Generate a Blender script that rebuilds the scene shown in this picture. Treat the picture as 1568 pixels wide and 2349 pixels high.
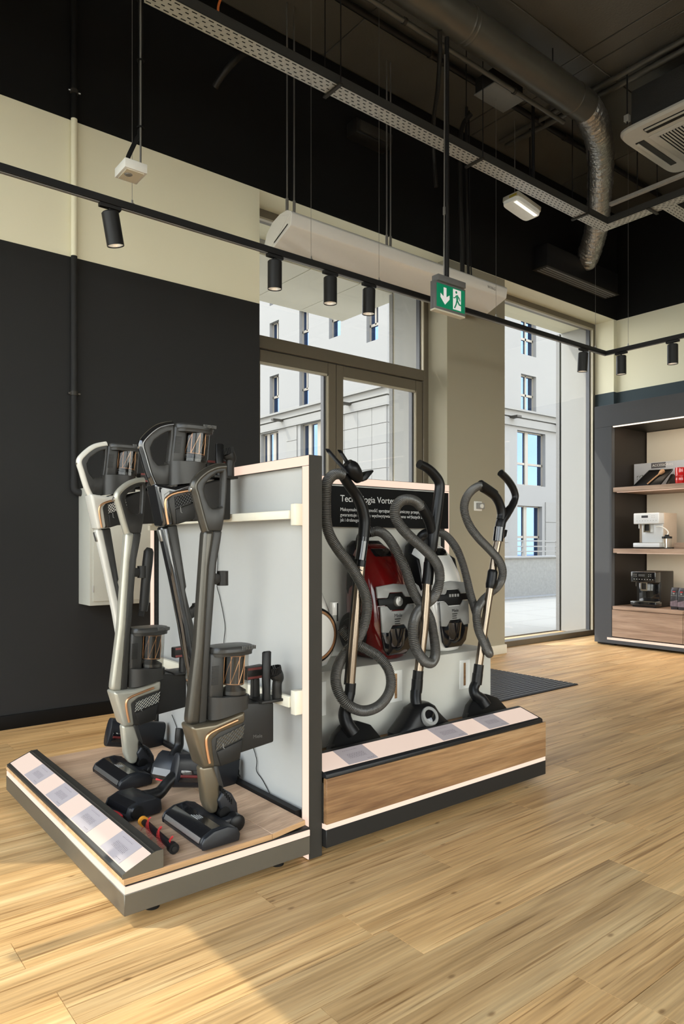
import bpy, bmesh, math, random
from mathutils import Vector, Matrix

random.seed(7)
for o in list(bpy.data.objects):
    bpy.data.objects.remove(o)
S = bpy.context.scene
C = S.collection

# ------------------------------------------------------------------ camera
cam_d = bpy.data.cameras.new('camera')
cam = bpy.data.objects.new('camera', cam_d)
C.objects.link(cam)
cam.location = (0, 0, 1.07)
cam.rotation_euler = (math.pi / 2, 0, math.radians(51.337 - 90))
cam_d.sensor_fit = 'HORIZONTAL'
cam_d.sensor_width = 36
cam_d.lens = 36 * 1617 / 1568
cam_d.shift_y = 71.5 / 1568
cam_d.clip_end = 400
S.camera = cam

# ------------------------------------------------------------------ world, sun, exposure
SKY = 5.2
SUN = 2.6
S.view_settings.view_transform = 'Standard'
S.view_settings.look = 'None'
S.view_settings.gamma = 1
S.view_settings.use_curve_mapping = False
S.view_settings.exposure = 0.5

W = bpy.data.worlds.new('sky')
S.world = W
W.use_nodes = True
nt = W.node_tree
nt.nodes.clear()
def wn(t, **k):
    n = nt.nodes.new(t)
    for a, b in k.items():
        setattr(n, a, b)
    return n
tc = wn('ShaderNodeTexCoord')
sep = wn('ShaderNodeSeparateXYZ')
nt.links.new(tc.outputs['Generated'], sep.inputs[0])
ramp = wn('ShaderNodeValToRGB')
ramp.color_ramp.elements[0].position = 0.0
ramp.color_ramp.elements[0].color = (0.90, 0.87, 0.80, 1)
ramp.color_ramp.elements[1].position = 0.75
ramp.color_ramp.elements[1].color = (0.34, 0.50, 0.82, 1)
nt.links.new(sep.outputs['Z'], ramp.inputs[0])
nz = wn('ShaderNodeTexNoise')
nz.inputs['Scale'].default_value = 3.2
nz.inputs['Detail'].default_value = 6
nt.links.new(tc.outputs['Generated'], nz.inputs['Vector'])
cr = wn('ShaderNodeValToRGB')
cr.color_ramp.elements[0].position = 0.45
cr.color_ramp.elements[1].position = 0.68
nt.links.new(nz.outputs['Fac'], cr.inputs[0])
mx = wn('ShaderNodeMixRGB')
mx.inputs['Color2'].default_value = (1.25, 1.22, 1.15, 1)
nt.links.new(cr.outputs['Color'], mx.inputs['Fac'])
nt.links.new(ramp.outputs['Color'], mx.inputs['Color1'])
bg = wn('ShaderNodeBackground')
bg.inputs['Strength'].default_value = SKY
nt.links.new(mx.outputs['Color'], bg.inputs['Color'])
wo = wn('ShaderNodeOutputWorld')
nt.links.new(bg.outputs[0], wo.inputs[0])

sun_d = bpy.data.lights.new('sun', 'SUN')
sun_d.energy = SUN
sun_d.angle = math.radians(0.3)
sun_d.color = (1.0, 0.93, 0.80)
sun = bpy.data.objects.new('sun', sun_d)
C.objects.link(sun)
sun.location = (-20, 18, 30)
sun.rotation_euler = Vector((0.505, -0.420, -0.755)).to_track_quat('-Z', 'Y').to_euler()

# ------------------------------------------------------------------ materials
MATS = {}
def mat(name, col, rough=0.5, metal=0.0, coat=0.0, noise=None, bump=None, emit=None, spec=0.5, var=0.06):
    """noise=(scale, amount) mottles the colour; bump=(scale, strength)."""
    if name in MATS:
        return MATS[name]
    m = bpy.data.materials.new(name)
    m.use_nodes = True
    n = m.node_tree
    p = n.nodes['Principled BSDF']
    p.inputs['Base Color'].default_value = (*col, 1)
    p.inputs['Roughness'].default_value = rough
    p.inputs['Metallic'].default_value = metal
    p.inputs['Coat Weight'].default_value = coat
    p.inputs['Coat Roughness'].default_value = 0.05
    p.inputs['Specular IOR Level'].default_value = spec
    t = n.nodes.new('ShaderNodeTexCoord')
    sc, am = noise if noise else (35.0, var)
    q = n.nodes.new('ShaderNodeTexNoise')
    q.inputs['Scale'].default_value = sc
    q.inputs['Detail'].default_value = 4
    n.links.new(t.outputs['Object'], q.inputs['Vector'])
    r = n.nodes.new('ShaderNodeMapRange')
    r.inputs['To Min'].default_value = 1 - am
    r.inputs['To Max'].default_value = 1 + am
    n.links.new(q.outputs['Fac'], r.inputs['Value'])
    h = n.nodes.new('ShaderNodeMixRGB')
    h.blend_type = 'MULTIPLY'
    h.inputs['Fac'].default_value = 1
    h.inputs['Color1'].default_value = (*col, 1)
    n.links.new(r.outputs[0], h.inputs['Color2'])
    n.links.new(h.outputs[0], p.inputs['Base Color'])
    if bump:
        b = n.nodes.new('ShaderNodeTexNoise')
        b.inputs['Scale'].default_value = bump[0]
        b.inputs['Detail'].default_value = 3
        n.links.new(t.outputs['Object'], b.inputs['Vector'])
        u = n.nodes.new('ShaderNodeBump')
        u.inputs['Strength'].default_value = bump[1]
        u.inputs['Distance'].default_value = 0.01
        n.links.new(b.outputs['Fac'], u.inputs['Height'])
        n.links.new(u.outputs[0], p.inputs['Normal'])
    if emit:
        p.inputs['Emission Color'].default_value = (*emit[0], 1)
        p.inputs['Emission Strength'].default_value = emit[1]
    MATS[name] = m
    return m

def glass(name, tint=(0.96, 0.98, 0.97), refl=0.06):
    if name in MATS:
        return MATS[name]
    m = bpy.data.materials.new(name)
    m.use_nodes = True
    n = m.node_tree
    n.nodes.clear()
    o = n.nodes.new('ShaderNodeOutputMaterial')
    tr = n.nodes.new('ShaderNodeBsdfTransparent')
    tr.inputs[0].default_value = (*tint, 1)
    gl = n.nodes.new('ShaderNodeBsdfGlossy')
    gl.inputs['Roughness'].default_value = 0.02
    lw = n.nodes.new('ShaderNodeLayerWeight')
    pw = n.nodes.new('ShaderNodeMath'); pw.operation = 'POWER'; pw.inputs[1].default_value = 5
    n.links.new(lw.outputs['Facing'], pw.inputs[0])
    fr = n.nodes.new('ShaderNodeMapRange')
    fr.inputs['To Min'].default_value = refl * 0.4
    fr.inputs['To Max'].default_value = 0.75
    n.links.new(pw.outputs[0], fr.inputs['Value'])
    mi = n.nodes.new('ShaderNodeMixShader')
    n.links.new(fr.outputs[0], mi.inputs[0])
    n.links.new(tr.outputs[0], mi.inputs[1])
    n.links.new(gl.outputs[0], mi.inputs[2])
    n.links.new(mi.outputs[0], o.inputs[0])
    MATS[name] = m
    return m

def wood(name, c1, c2, c3, axis='X', scale=1.0, rough=0.45, bump=0.12, rand=False, tint=None, knots=False):
    """Long grain along one axis; rand=True shifts tone and grain per object."""
    m = bpy.data.materials.new(name)
    m.use_nodes = True
    n = m.node_tree
    p = n.nodes['Principled BSDF']
    t = n.nodes.new('ShaderNodeTexCoord')
    mp = n.nodes.new('ShaderNodeMapping')
    s = {'X': (0.55, 9, 9), 'Y': (9, 0.55, 9), 'Z': (9, 9, 0.55)}[axis]
    mp.inputs['Scale'].default_value = [v * scale for v in s]
    oi = n.nodes.new('ShaderNodeObjectInfo')
    vec = t.outputs['Object']
    if rand:
        vm = n.nodes.new('ShaderNodeVectorMath')
        vm.operation = 'SCALE'
        vm.inputs[0].default_value = (37.0, 11.0, 5.0)
        n.links.new(oi.outputs['Random'], vm.inputs['Scale'])
        va = n.nodes.new('ShaderNodeVectorMath')
        n.links.new(vec, va.inputs[0])
        n.links.new(vm.outputs[0], va.inputs[1])
        vec = va.outputs[0]
    n.links.new(vec, mp.inputs['Vector'])
    a = n.nodes.new('ShaderNodeTexNoise')
    a.inputs['Scale'].default_value = 1.6
    a.inputs['Detail'].default_value = 5
    a.inputs['Roughness'].default_value = 0.62
    a.inputs['Distortion'].default_value = 0.35
    n.links.new(mp.outputs[0], a.inputs['Vector'])
    r = n.nodes.new('ShaderNodeValToRGB')
    e = r.color_ramp.elements
    e[0].position = 0.30; e[0].color = (*c1, 1)
    e[1].position = 0.72; e[1].color = (*c3, 1)
    k = e.new(0.52); k.color = (*c2, 1)
    n.links.new(a.outputs['Fac'], r.inputs[0])
    # fine grain
    mp2 = n.nodes.new('ShaderNodeMapping')
    s2 = {'X': (3, 120, 120), 'Y': (120, 3, 120), 'Z': (120, 120, 3)}[axis]
    mp2.inputs['Scale'].default_value = [v * scale for v in s2]
    n.links.new(vec, mp2.inputs['Vector'])
    g = n.nodes.new('ShaderNodeTexNoise')
    g.inputs['Scale'].default_value = 1.0
    g.inputs['Detail'].default_value = 3
    n.links.new(mp2.outputs[0], g.inputs['Vector'])
    gr = n.nodes.new('ShaderNodeMapRange')
    gr.inputs['From Min'].default_value = 0.3
    gr.inputs['From Max'].default_value = 0.7
    gr.inputs['To Min'].default_value = 0.74
    gr.inputs['To Max'].default_value = 1.08
    n.links.new(g.outputs['Fac'], gr.inputs['Value'])
    mm = n.nodes.new('ShaderNodeMixRGB')
    mm.blend_type = 'MULTIPLY'
    mm.inputs['Fac'].default_value = 1
    n.links.new(r.outputs[0], mm.inputs['Color1'])
    n.links.new(gr.outputs[0], mm.inputs['Color2'])
    col = mm.outputs[0]
    if tint:
        tm = n.nodes.new('ShaderNodeMixRGB')
        tm.blend_type = 'MULTIPLY'
        tm.inputs['Fac'].default_value = 1
        tr = n.nodes.new('ShaderNodeValToRGB')
        tr.color_ramp.elements[0].color = (*tint[0], 1)
        tr.color_ramp.elements[1].color = (*tint[2], 1)
        q = tr.color_ramp.elements.new(0.5)
        q.color = (*tint[1], 1)
        n.links.new(oi.outputs['Random'], tr.inputs[0])
        n.links.new(col, tm.inputs['Color1'])
        n.links.new(tr.outputs[0], tm.inputs['Color2'])
        col = tm.outputs[0]
    if knots:
        mp3 = n.nodes.new('ShaderNodeMapping')
        mp3.inputs['Scale'].default_value = (2.2, 4.4, 1)
        n.links.new(vec, mp3.inputs['Vector'])
        vo = n.nodes.new('ShaderNodeTexVoronoi')
        vo.voronoi_dimensions = '2D'
        vo.inputs['Scale'].default_value = 0.85
        n.links.new(mp3.outputs[0], vo.inputs['Vector'])
        kr = n.nodes.new('ShaderNodeValToRGB')
        kr.color_ramp.elements[0].position = 0.010
        kr.color_ramp.elements[0].color = (0.34, 0.27, 0.21, 1)
        kr.color_ramp.elements[1].position = 0.030
        kr.color_ramp.elements[1].color = (1, 1, 1, 1)
        n.links.new(vo.outputs['Distance'], kr.inputs[0])
        mp4 = n.nodes.new('ShaderNodeMapping')
        mp4.inputs['Scale'].default_value = (2.2, 90, 1)
        n.links.new(vec, mp4.inputs['Vector'])
        sn = n.nodes.new('ShaderNodeTexNoise')
        sn.inputs['Scale'].default_value = 1.0
        sn.inputs['Detail'].default_value = 2
        n.links.new(mp4.outputs[0], sn.inputs['Vector'])
        sr = n.nodes.new('ShaderNodeValToRGB')
        sr.color_ramp.elements[0].position = 0.60
        sr.color_ramp.elements[0].color = (1, 1, 1, 1)
        sr.color_ramp.elements[1].position = 0.67
        sr.color_ramp.elements[1].color = (0.50, 0.42, 0.34, 1)
        n.links.new(sn.outputs['Fac'], sr.inputs[0])
        sm = n.nodes.new('ShaderNodeMixRGB')
        sm.blend_type = 'MULTIPLY'
        sm.inputs['Fac'].default_value = 0.8
        n.links.new(col, sm.inputs['Color1'])
        n.links.new(sr.outputs[0], sm.inputs['Color2'])
        col = sm.outputs[0]
        km = n.nodes.new('ShaderNodeMixRGB')
        km.blend_type = 'MULTIPLY'
        km.inputs['Fac'].default_value = 0.75
        n.links.new(col, km.inputs['Color1'])
        n.links.new(kr.outputs[0], km.inputs['Color2'])
        col = km.outputs[0]
    n.links.new(col, p.inputs['Base Color'])
    p.inputs['Roughness'].default_value = rough
    b = n.nodes.new('ShaderNodeBump')
    b.inputs['Strength'].default_value = bump
    b.inputs['Distance'].default_value = 0.004
    n.links.new(g.outputs['Fac'], b.inputs['Height'])
    n.links.new(b.outputs[0], p.inputs['Normal'])
    MATS[name] = m
    return m

def banded(name, low, mid, high, z1=2.807, z2=3.636, rough=0.75):
    """Wall paint in horizontal bands: low below z1, mid to z2, high above (world height)."""
    m = mat(name, (1, 1, 1), rough, bump=(220, 0.05), spec=0.2)
    n = m.node_tree
    p = n.nodes['Principled BSDF']
    ge = n.nodes.new('ShaderNodeNewGeometry')
    sx = n.nodes.new('ShaderNodeSeparateXYZ')
    n.links.new(ge.outputs['Position'], sx.inputs[0])
    prev = None
    base = None
    for z, c in ((z1, mid), (z2, high)):
        g = n.nodes.new('ShaderNodeMath')
        g.operation = 'GREATER_THAN'
        g.inputs[1].default_value = z
        n.links.new(sx.outputs['Z'], g.inputs[0])
        q = n.nodes.new('ShaderNodeMixRGB')
        n.links.new(g.outputs[0], q.inputs['Fac'])
        if prev is None:
            q.inputs['Color1'].default_value = (*low, 1)
        else:
            n.links.new(prev.outputs[0], q.inputs['Color1'])
        q.inputs['Color2'].default_value = (*c, 1)
        prev = q
    n.links.new(prev.outputs[0], p.inputs['Base Color'])
    return m

CREAM = (0.78, 0.745, 0.565)
CHAR = (0.0205, 0.0205, 0.0203)
BLACKP = (0.0045, 0.0045, 0.0042)
M_wall = banded('wall paint bands', CHAR, CREAM, BLACKP)
PIER_SHADE = (0.32, 0.293, 0.22)  # cream paint with the pier's shade put into the colour
M_pier_shade = banded('shaded cream pier paint', PIER_SHADE, PIER_SHADE, BLACKP)
M_head = banded('cream wall paint', CREAM, CREAM, BLACKP)
M_right = banded('right wall paint bands', (0.045, 0.062, 0.070), CREAM, BLACKP)
M_soffit = mat('cream reveal paint', (0.66, 0.63, 0.52), 0.8, var=0.02)
M_ceil = mat('black painted concrete', (0.085, 0.081, 0.069), 0.5, noise=(2.5, 0.25), bump=(60, 0.15))
M_black = mat('matt black', (0.004, 0.004, 0.004), 0.5, spec=0.2)
M_blackm = mat('black powder coat', (0.010, 0.010, 0.0105), 0.45, spec=0.3)
M_blackp = mat('black plastic', (0.006, 0.006, 0.0062), 0.34, spec=0.22)
M_blackg = mat('glossy black', (0.006, 0.006, 0.007), 0.08, coat=0.6)
M_dgrey = mat('dark grey plastic', (0.016, 0.0152, 0.0138), 0.42, spec=0.22)
M_anth = mat('anthracite metal', (0.030, 0.027, 0.022), 0.5, noise=(9, 0.10), spec=0.2)
M_skirt = mat('bronze grey skirt metal', (0.115, 0.103, 0.080), 0.40, metal=0.5, noise=(14, 0.07))
M_bronze = mat('bronze anodised frame', (0.15, 0.128, 0.092), 0.42, metal=0.35, noise=(30, 0.04))
M_bronzel = mat('pale bronze bead', (0.42, 0.38, 0.29), 0.45, metal=0.2)
M_gasket = mat('dark gasket', (0.035, 0.038, 0.045), 0.4)
M_white = mat('white lacquer', (0.70, 0.70, 0.66), 0.5, var=0.02)
M_whiteg = mat('glossy white plastic', (0.74, 0.73, 0.69), 0.12, coat=0.5, var=0.02)
M_cream = mat('cream plastic', (0.66, 0.62, 0.50), 0.45, var=0.03)
M_led = mat('warm light strip', (0.20, 0.15, 0.125), 0.6, emit=((1.0, 0.735, 0.585), 0.62), var=0.01, spec=0.1)
M_ledtop = mat('backlit acrylic', (0.24, 0.20, 0.175), 0.4, emit=((1.0, 0.755, 0.62), 0.46), var=0.01)
M_galv = mat('galvanised steel', (0.46, 0.455, 0.42), 0.45, metal=0.45, noise=(40, 0.15))
M_steel = mat('brushed steel', (0.42, 0.41, 0.39), 0.3, metal=0.9, noise=(60, 0.08))
M_gold = mat('champagne steel tube', (0.235, 0.187, 0.140), 0.25, metal=0.9, noise=(80, 0.04))
M_copper = mat('copper trim', (0.62, 0.34, 0.18), 0.28, metal=0.85)
M_hose = mat('grey ribbed hose', (0.088, 0.085, 0.078), 0.26, metal=0.35, var=0.05)
M_red = mat('red lacquer', (0.085, 0.003, 0.003), 0.14, coat=0.45, var=0.03)
M_rednap = mat('red bristle', (0.45, 0.02, 0.02), 0.6)
M_panelg = mat('silver grey plastic', (0.23, 0.23, 0.22), 0.38)
M_floorbase = None
M_clear = glass('clear glass', (0.97, 0.985, 0.97), 0.07)
M_solar = glass('solar control glass', (0.95, 0.955, 0.945), 0.07)
M_cup = glass('smoky clear cup', (0.78, 0.77, 0.74), 0.09)
M_sky_glass = mat('sky tinted facade glass', (0.085, 0.14, 0.28), 0.05, metal=1.0, var=0.10)  # blue of the reflected sky put into the glass tint
M_stone = mat('facade stone', (0.170, 0.167, 0.154), 0.8, noise=(3, 0.05), bump=(30, 0.1))
M_plaster = mat('facade plaster', (0.178, 0.176, 0.166), 0.85, noise=(0.6, 0.03))
M_fframe = mat('facade window frame', (0.20, 0.18, 0.145), 0.5)
M_granite = mat('speckled granite', (0.18, 0.177, 0.166), 0.6, noise=(90, 0.35))
M_conc = mat('terrace concrete wall', (0.165, 0.163, 0.150), 0.85, noise=(25, 0.22), bump=(40, 0.2))
M_pave = mat('terrace paving', (0.20, 0.184, 0.148), 0.7, noise=(4, 0.06))
M_green = mat('exit sign green', (0.0, 0.16, 0.075), 0.4, emit=((0.0, 0.22, 0.10), 0.25), var=0.03)
M_signw = mat('exit sign white', (0.7, 0.68, 0.68), 0.4, emit=((0.8, 0.76, 0.77), 0.25), var=0.02)
M_signg = mat('sign housing grey', (0.13, 0.13, 0.13), 0.45)
M_print = mat('white print', (0.62, 0.62, 0.60), 0.6, var=0.01)
M_board = mat('black board print', (0.004, 0.004, 0.004), 0.6, spec=0.12)
M_ink = mat('dark print ink', (0.03, 0.03, 0.035), 0.6)
M_floor = wood('floor plank wood', (0.41, 0.235, 0.094), (0.65, 0.405, 0.182), (0.80, 0.55, 0.275), 'X', 1.0, 0.42, 0.25, True,
               tint=((0.80, 0.82, 0.82), (0.95, 0.94, 0.90), (1.03, 1.0, 0.93)), knots=True)
M_deck = wood('platform oak', (0.36, 0.225, 0.138), (0.52, 0.345, 0.222), (0.62, 0.43, 0.285), 'X', 1.3, 0.5)
M_decky = wood('display wood', (0.125, 0.055, 0.020), (0.30, 0.165, 0.070), (0.46, 0.29, 0.145), 'X', 1.15, 0.5, 0.12)
M_edge = wood('edge wood', (0.36, 0.205, 0.095), (0.48, 0.29, 0.14), (0.56, 0.36, 0.19), 'X', 2.0, 0.5)
M_shelfw = wood('cabinet wood', (0.25, 0.16, 0.11), (0.38, 0.26, 0.185), (0.47, 0.34, 0.25), 'Y', 1.6, 0.5)

# ------------------------------------------------------------------ mesh builder
class MB:
    def __init__(self):
        self.v = []
        self.f = []
    def add(self, vs, fs):
        k = len(self.v)
        self.v += [tuple(p) for p in vs]
        self.f += [tuple(i + k for i in f) for f in fs]
        return self
    def box(self, x0, x1, y0, y1, z0, z1):
        x0, x1 = sorted((x0, x1)); y0, y1 = sorted((y0, y1)); z0, z1 = sorted((z0, z1))
        v = [(x0, y0, z0), (x1, y0, z0), (x1, y1, z0), (x0, y1, z0), (x0, y0, z1), (x1, y0, z1), (x1, y1, z1), (x0, y1, z1)]
        return self.add(v, [(0, 3, 2, 1), (4, 5, 6, 7), (0, 1, 5, 4), (1, 2, 6, 5), (2, 3, 7, 6), (3, 0, 4, 7)])
    def prism(self, pts, axis, a, b):
        """pts 2-D: axis 'y' -> (x,z), 'x' -> (y,z), 'z' -> (x,y)"""
        def P(p, c):
            return {'y': (p[0], c, p[1]), 'x': (c, p[0], p[1]), 'z': (p[0], p[1], c)}[axis]
        n = len(pts)
        v = [P(p, a) for p in pts] + [P(p, b) for p in pts]
        f = [tuple(range(n - 1, -1, -1)), tuple(range(n, 2 * n))]
        f += [(i, (i + 1) % n, n + (i + 1) % n, n + i) for i in range(n)]
        return self.add(v, f)
    def ring_prism(self, outer, inner, axis, a, b):
        """same-count outer and inner outlines: a frame with a hole"""
        def P(p, c):
            return {'y': (p[0], c, p[1]), 'x': (c, p[0], p[1]), 'z': (p[0], p[1], c)}[axis]
        n = len(outer)
        v = [P(p, a) for p in outer] + [P(p, a) for p in inner] + [P(p, b) for p in outer] + [P(p, b) for p in inner]
        f = []
        for i in range(n):
            j = (i + 1) % n
            f += [(i, j, n + j, n + i), (2 * n + i, 3 * n + i, 3 * n + j, 2 * n + j),
                  (i, 2 * n + i, 2 * n + j, j), (n + i, n + j, 3 * n + j, 3 * n + i)]
        return self.add(v, f)
    def loft(self, rings, cap=True, closed=True):
        n = len(rings[0])
        v = [p for r in rings for p in r]
        f = []
        for k in range(len(rings) - 1):
            for i in range(n if closed else n - 1):
                j = (i + 1) % n
                f.append((k * n + i, k * n + j, (k + 1) * n + j, (k + 1) * n + i))
        if cap:
            f.append(tuple(range(n - 1, -1, -1)))
            f.append(tuple((len(rings) - 1) * n + i for i in range(n)))
        return self.add(v, f)
    def tube(self, path, r, n=10, cap=True, flat=None):
        """flat=(axis vector, factor) squashes the section"""
        P = [Vector(p) for p in path]
        R = r if isinstance(r, (list, tuple)) else [r] * len(P)
        T = []
        for i in range(len(P)):
            a = P[max(i - 1, 0)]; b = P[min(i + 1, len(P) - 1)]
            d = b - a
            T.append(d.normalized() if d.length > 1e-9 else Vector((0, 0, 1)))
        u = T[0].orthogonal().normalized()
        if abs(T[0].x) < 0.9:
            u = (Vector((1, 0, 0)) - T[0] * T[0].x).normalized()
        rings = []
        for i, t in enumerate(T):
            u = u - t * u.dot(t)
            u = u.normalized() if u.length > 1e-6 else t.orthogonal().normalized()
            w = t.cross(u)
            rings.append([P[i] + u * (R[i] * math.cos(2 * math.pi * k / n)) + w * (R[i] * math.sin(2 * math.pi * k / n)) for k in range(n)])
        return self.loft(rings, cap)
    def lathe(self, prof, base=(0, 0, 0), axis=(0, 0, 1), n=24, cap=True):
        """prof: (radius, distance along axis)"""
        ax = Vector(axis).normalized()
        u = ax.orthogonal().normalized()
        w = ax.cross(u)
        b = Vector(base)
        rings = [[b + ax * h + (u * math.cos(2 * math.pi * k / n) + w * math.sin(2 * math.pi * k / n)) * r for k in range(n)] for r, h in prof]
        return self.loft(rings, cap)
    def shift(self, dx=0, dy=0, dz=0):
        self.v = [(x + dx, y + dy, z + dz) for x, y, z in self.v]
        return self
    def rot(self, M, about=(0, 0, 0)):
        c = Vector(about)
        self.v = [tuple(M @ (Vector(p) - c) + c) for p in self.v]
        return self

def origin_of(o):
    p = Vector((0, 0, 0))
    while o:
        p += o.location
        o = o.parent
    return p

def part(name, mb, m, parent=None, smooth=None, bevel=0, seg=2, label=None, loc=None):
    """Link one mesh; vertices are given in world space."""
    me = bpy.data.meshes.new(name)
    o = bpy.data.objects.new(name, me)
    C.objects.link(o)
    org = Vector((0, 0, 0))
    if parent is not None:
        o.parent = parent
        org = origin_of(parent)
    elif loc is not None:
        o.location = loc
        org = Vector(loc)
    vs = [(x - org.x, y - org.y, z - org.z) for x, y, z in mb.v]
    me.from_pydata(vs, [], mb.f)
    bm = bmesh.new()
    bm.from_mesh(me)
    bmesh.ops.recalc_face_normals(bm, faces=bm.faces)
    if bevel:
        ed = [e for e in bm.edges if len(e.link_faces) == 2 and e.calc_face_angle(0) > 0.5]
        bmesh.ops.bevel(bm, geom=ed, offset=bevel, segments=seg, affect='EDGES', clamp_overlap=True, profile=0.5)
    bm.to_mesh(me)
    bm.free()
    if bevel and smooth is None:
        smooth = 40
    if smooth:
        for p in me.polygons:
            p.use_smooth = True
        me.set_sharp_from_angle(angle=math.radians(smooth))
    me.materials.append(m)
    if label:
        o['label'] = label
    return o

def tag(o, label, cat, group=None):
    o['label'] = label
    o['category'] = cat
    if group:
        o['group'] = group
    return o

def thing(name, label, cat, loc, group=None):
    o = bpy.data.objects.new(name, None)
    o.empty_display_size = 0.1
    C.objects.link(o)
    o.location = loc
    return tag(o, label, cat, group)

def struct(name, mb, m, parent=None, loc=None, **k):
    o = part(name, mb, m, parent, loc=loc, **k)
    if parent is None:
        o['kind'] = 'structure'
    return o

def copy_tree(o, parent=None):
    c = o.copy()
    C.objects.link(c)
    if parent is not None:
        c.parent = parent
    for ch in list(o.children):
        copy_tree(ch, c)
    return c

def bez(pts, n=8):
    """Catmull-Rom through points"""
    P = [Vector(p) for p in pts]
    P = [P[0] * 2 - P[1]] + P + [P[-1] * 2 - P[-2]]
    out = []
    for i in range(1, len(P) - 2):
        a, b, c, d = P[i - 1:i + 3]
        for k in range(n):
            t = k / n
            out.append(0.5 * ((2 * b) + (c - a) * t + (2 * a - 5 * b + 4 * c - d) * t * t + (3 * b - a - 3 * c + d) * t ** 3))
    out.append(P[-2])
    return out

def resample(pts, step):
    out = [pts[0]]
    acc = 0.0
    for a, b in zip(pts, pts[1:]):
        d = (b - a).length
        while acc + d >= step and d > 1e-9:
            t = (step - acc) / d
            a = a + (b - a) * t
            out.append(a)
            d = (b - a).length
            acc = 0.0
        acc += d
    return out

def text(name, s, size, org, ux, uy, m, parent, ext=0.0003, spacing=1.0, align='LEFT'):
    """Flat lettering: baseline direction ux, up direction uy, at org (world)."""
    cu = bpy.data.curves.new(name, 'FONT')
    cu.body = s
    cu.size = size
    cu.extrude = ext
    cu.space_character = spacing
    cu.align_x = align
    t = bpy.data.objects.new(name, cu)
    C.objects.link(t)
    dg = bpy.context.evaluated_depsgraph_get()
    me = bpy.data.meshes.new_from_object(t.evaluated_get(dg))
    bpy.data.objects.remove(t)
    bpy.data.curves.remove(cu)
    x = Vector(ux).normalized(); y = Vector(uy).normalized(); z = x.cross(y)
    R = Matrix((x, y, z)).transposed()
    p0 = Vector(org) - (origin_of(parent) if parent else Vector((0, 0, 0)))
    for v in me.vertices:
        v.co = R @ v.co + p0
    me.materials.clear()
    me.materials.append(m)
    o = bpy.data.objects.new(name, me)
    C.objects.link(o)
    if parent:
        o.parent = parent
    return o

def srect(cx, cy, hx, hy, z, e=4.0, n=28):
    """superellipse ring in a horizontal plane"""
    r = []
    for k in range(n):
        a = 2 * math.pi * k / n
        c, s = math.cos(a), math.sin(a)
        r.append((cx + hx * math.copysign(abs(c) ** (2 / e), c), cy + hy * math.copysign(abs(s) ** (2 / e), s), z))
    return r

# ================================================================== SETTING
XL, XR, YF, YW, ZC = -1.4, 7.547, -4.5, 4.366, 4.85
# floor slab and its planks
floor = struct('floor', MB().box(XL - 0.2, XR + 0.2, YF - 0.2, 5.08, -0.12, -0.004), M_floor)
PW, PL = 0.145, 1.22
def plank_mesh(L):
    bm = bmesh.new()
    w, h, g = PW / 2 - 0.0003, 0.003, 0.0005
    v = []
    for (x, y, z) in ((-L / 2, -w, -h), (L / 2, -w, -h), (L / 2, w, -h), (-L / 2, w, -h),
                      (-L / 2 + g, -w + g, 0), (L / 2 - g, -w + g, 0), (L / 2 - g, w - g, 0), (-L / 2 + g, w - g, 0)):
        v.append(bm.verts.new((x, y, z)))
    for f in ((4, 5, 6, 7), (0, 1, 5, 4), (1, 2, 6, 5), (2, 3, 7, 6), (3, 0, 4, 7)):
        bm.faces.new([v[i] for i in f])
    me = bpy.data.meshes.new('plank')
    bm.to_mesh(me); bm.free()
    me.materials.append(M_floor)
    return me
pm_full = plank_mesh(PL - 0.0008)
rng = random.Random(3)
row = 0
y = 1.59 - 9 * PW
while y < 4.58:
    x = XL - rng.uniform(0.05, PL - 0.1)
    if row == 9:
        x = 1.739 - 3 * PL
    if row == 8:
        x = 1.269 - 3 * PL
    while x < XR:
        L = PL
        x0 = x; x1 = x + PL
        full = x0 >= XL and x1 <= XR
        x0 = max(x0, XL); x1 = min(x1, XR)
        if x1 - x0 > 0.05:
            p = bpy.data.objects.new('plank', pm_full if full else plank_mesh(x1 - x0 - 0.0008))
            C.objects.link(p)
            p.parent = floor
            p.location = ((x0 + x1) / 2, y + PW / 2, 0)
        x += PL
    y += PW
    row += 1

# ceiling slab with panels
ceiling = struct('ceiling', MB().box(XL - 0.2, XR + 0.2, YF - 0.2, 5.05, ZC + 0.012, ZC + 0.3), M_ceil)
cx = XL
xs = [XL, 0.2, 1.75, 3.3, 4.85, 5.02, 6.45, XR]
ys = [YF, -2.4, -0.3, 1.0, 2.05, 3.1, YW]
for i in range(len(xs) - 1):
    for j in range(len(ys) - 1):
        part('ceiling_panel', MB().box(xs[i] + 0.006, xs[i + 1] - 0.006, ys[j] + 0.006, ys[j + 1] - 0.006, ZC, ZC + 0.03), M_ceil, ceiling, bevel=0.003, seg=1)

# walls
struct('wall_back', MB().box(XL - 0.2, 2.728, YW, 5.06, 0, ZC), M_wall)
struct('wall_header', MB().box(2.728, XR, YW, 5.06, 3.632, ZC), M_head)
struct('wall_pier', MB().box(4.705, 5.519, YW, 5.08, 0, 3.632), M_pier_shade)
struct('wall_nib', MB().box(7.482, XR, YW, 5.06, 0, 3.632), M_right)
struct('wall_right', MB().box(XR, XR + 0.25, YF - 0.2, 5.06, 0, ZC), M_right)
wl = MB()
wl.box(XL - 0.25, XL, YF, YW, 3.80, ZC)
wl.box(XL - 0.25, XL, YF, -3.6, 0, 3.80)
struct('wall_left', wl, M_wall)
wf = MB()
wf.box(XL - 0.2, -1.0, YF - 0.25, YF, 0, ZC)
wf.box(6.6, XR, YF - 0.25, YF, 0, ZC)
wf.box(-1.0, 6.6, YF - 0.25, YF, 3.4, ZC)
struct('wall_front', wf, M_wall)
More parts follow.
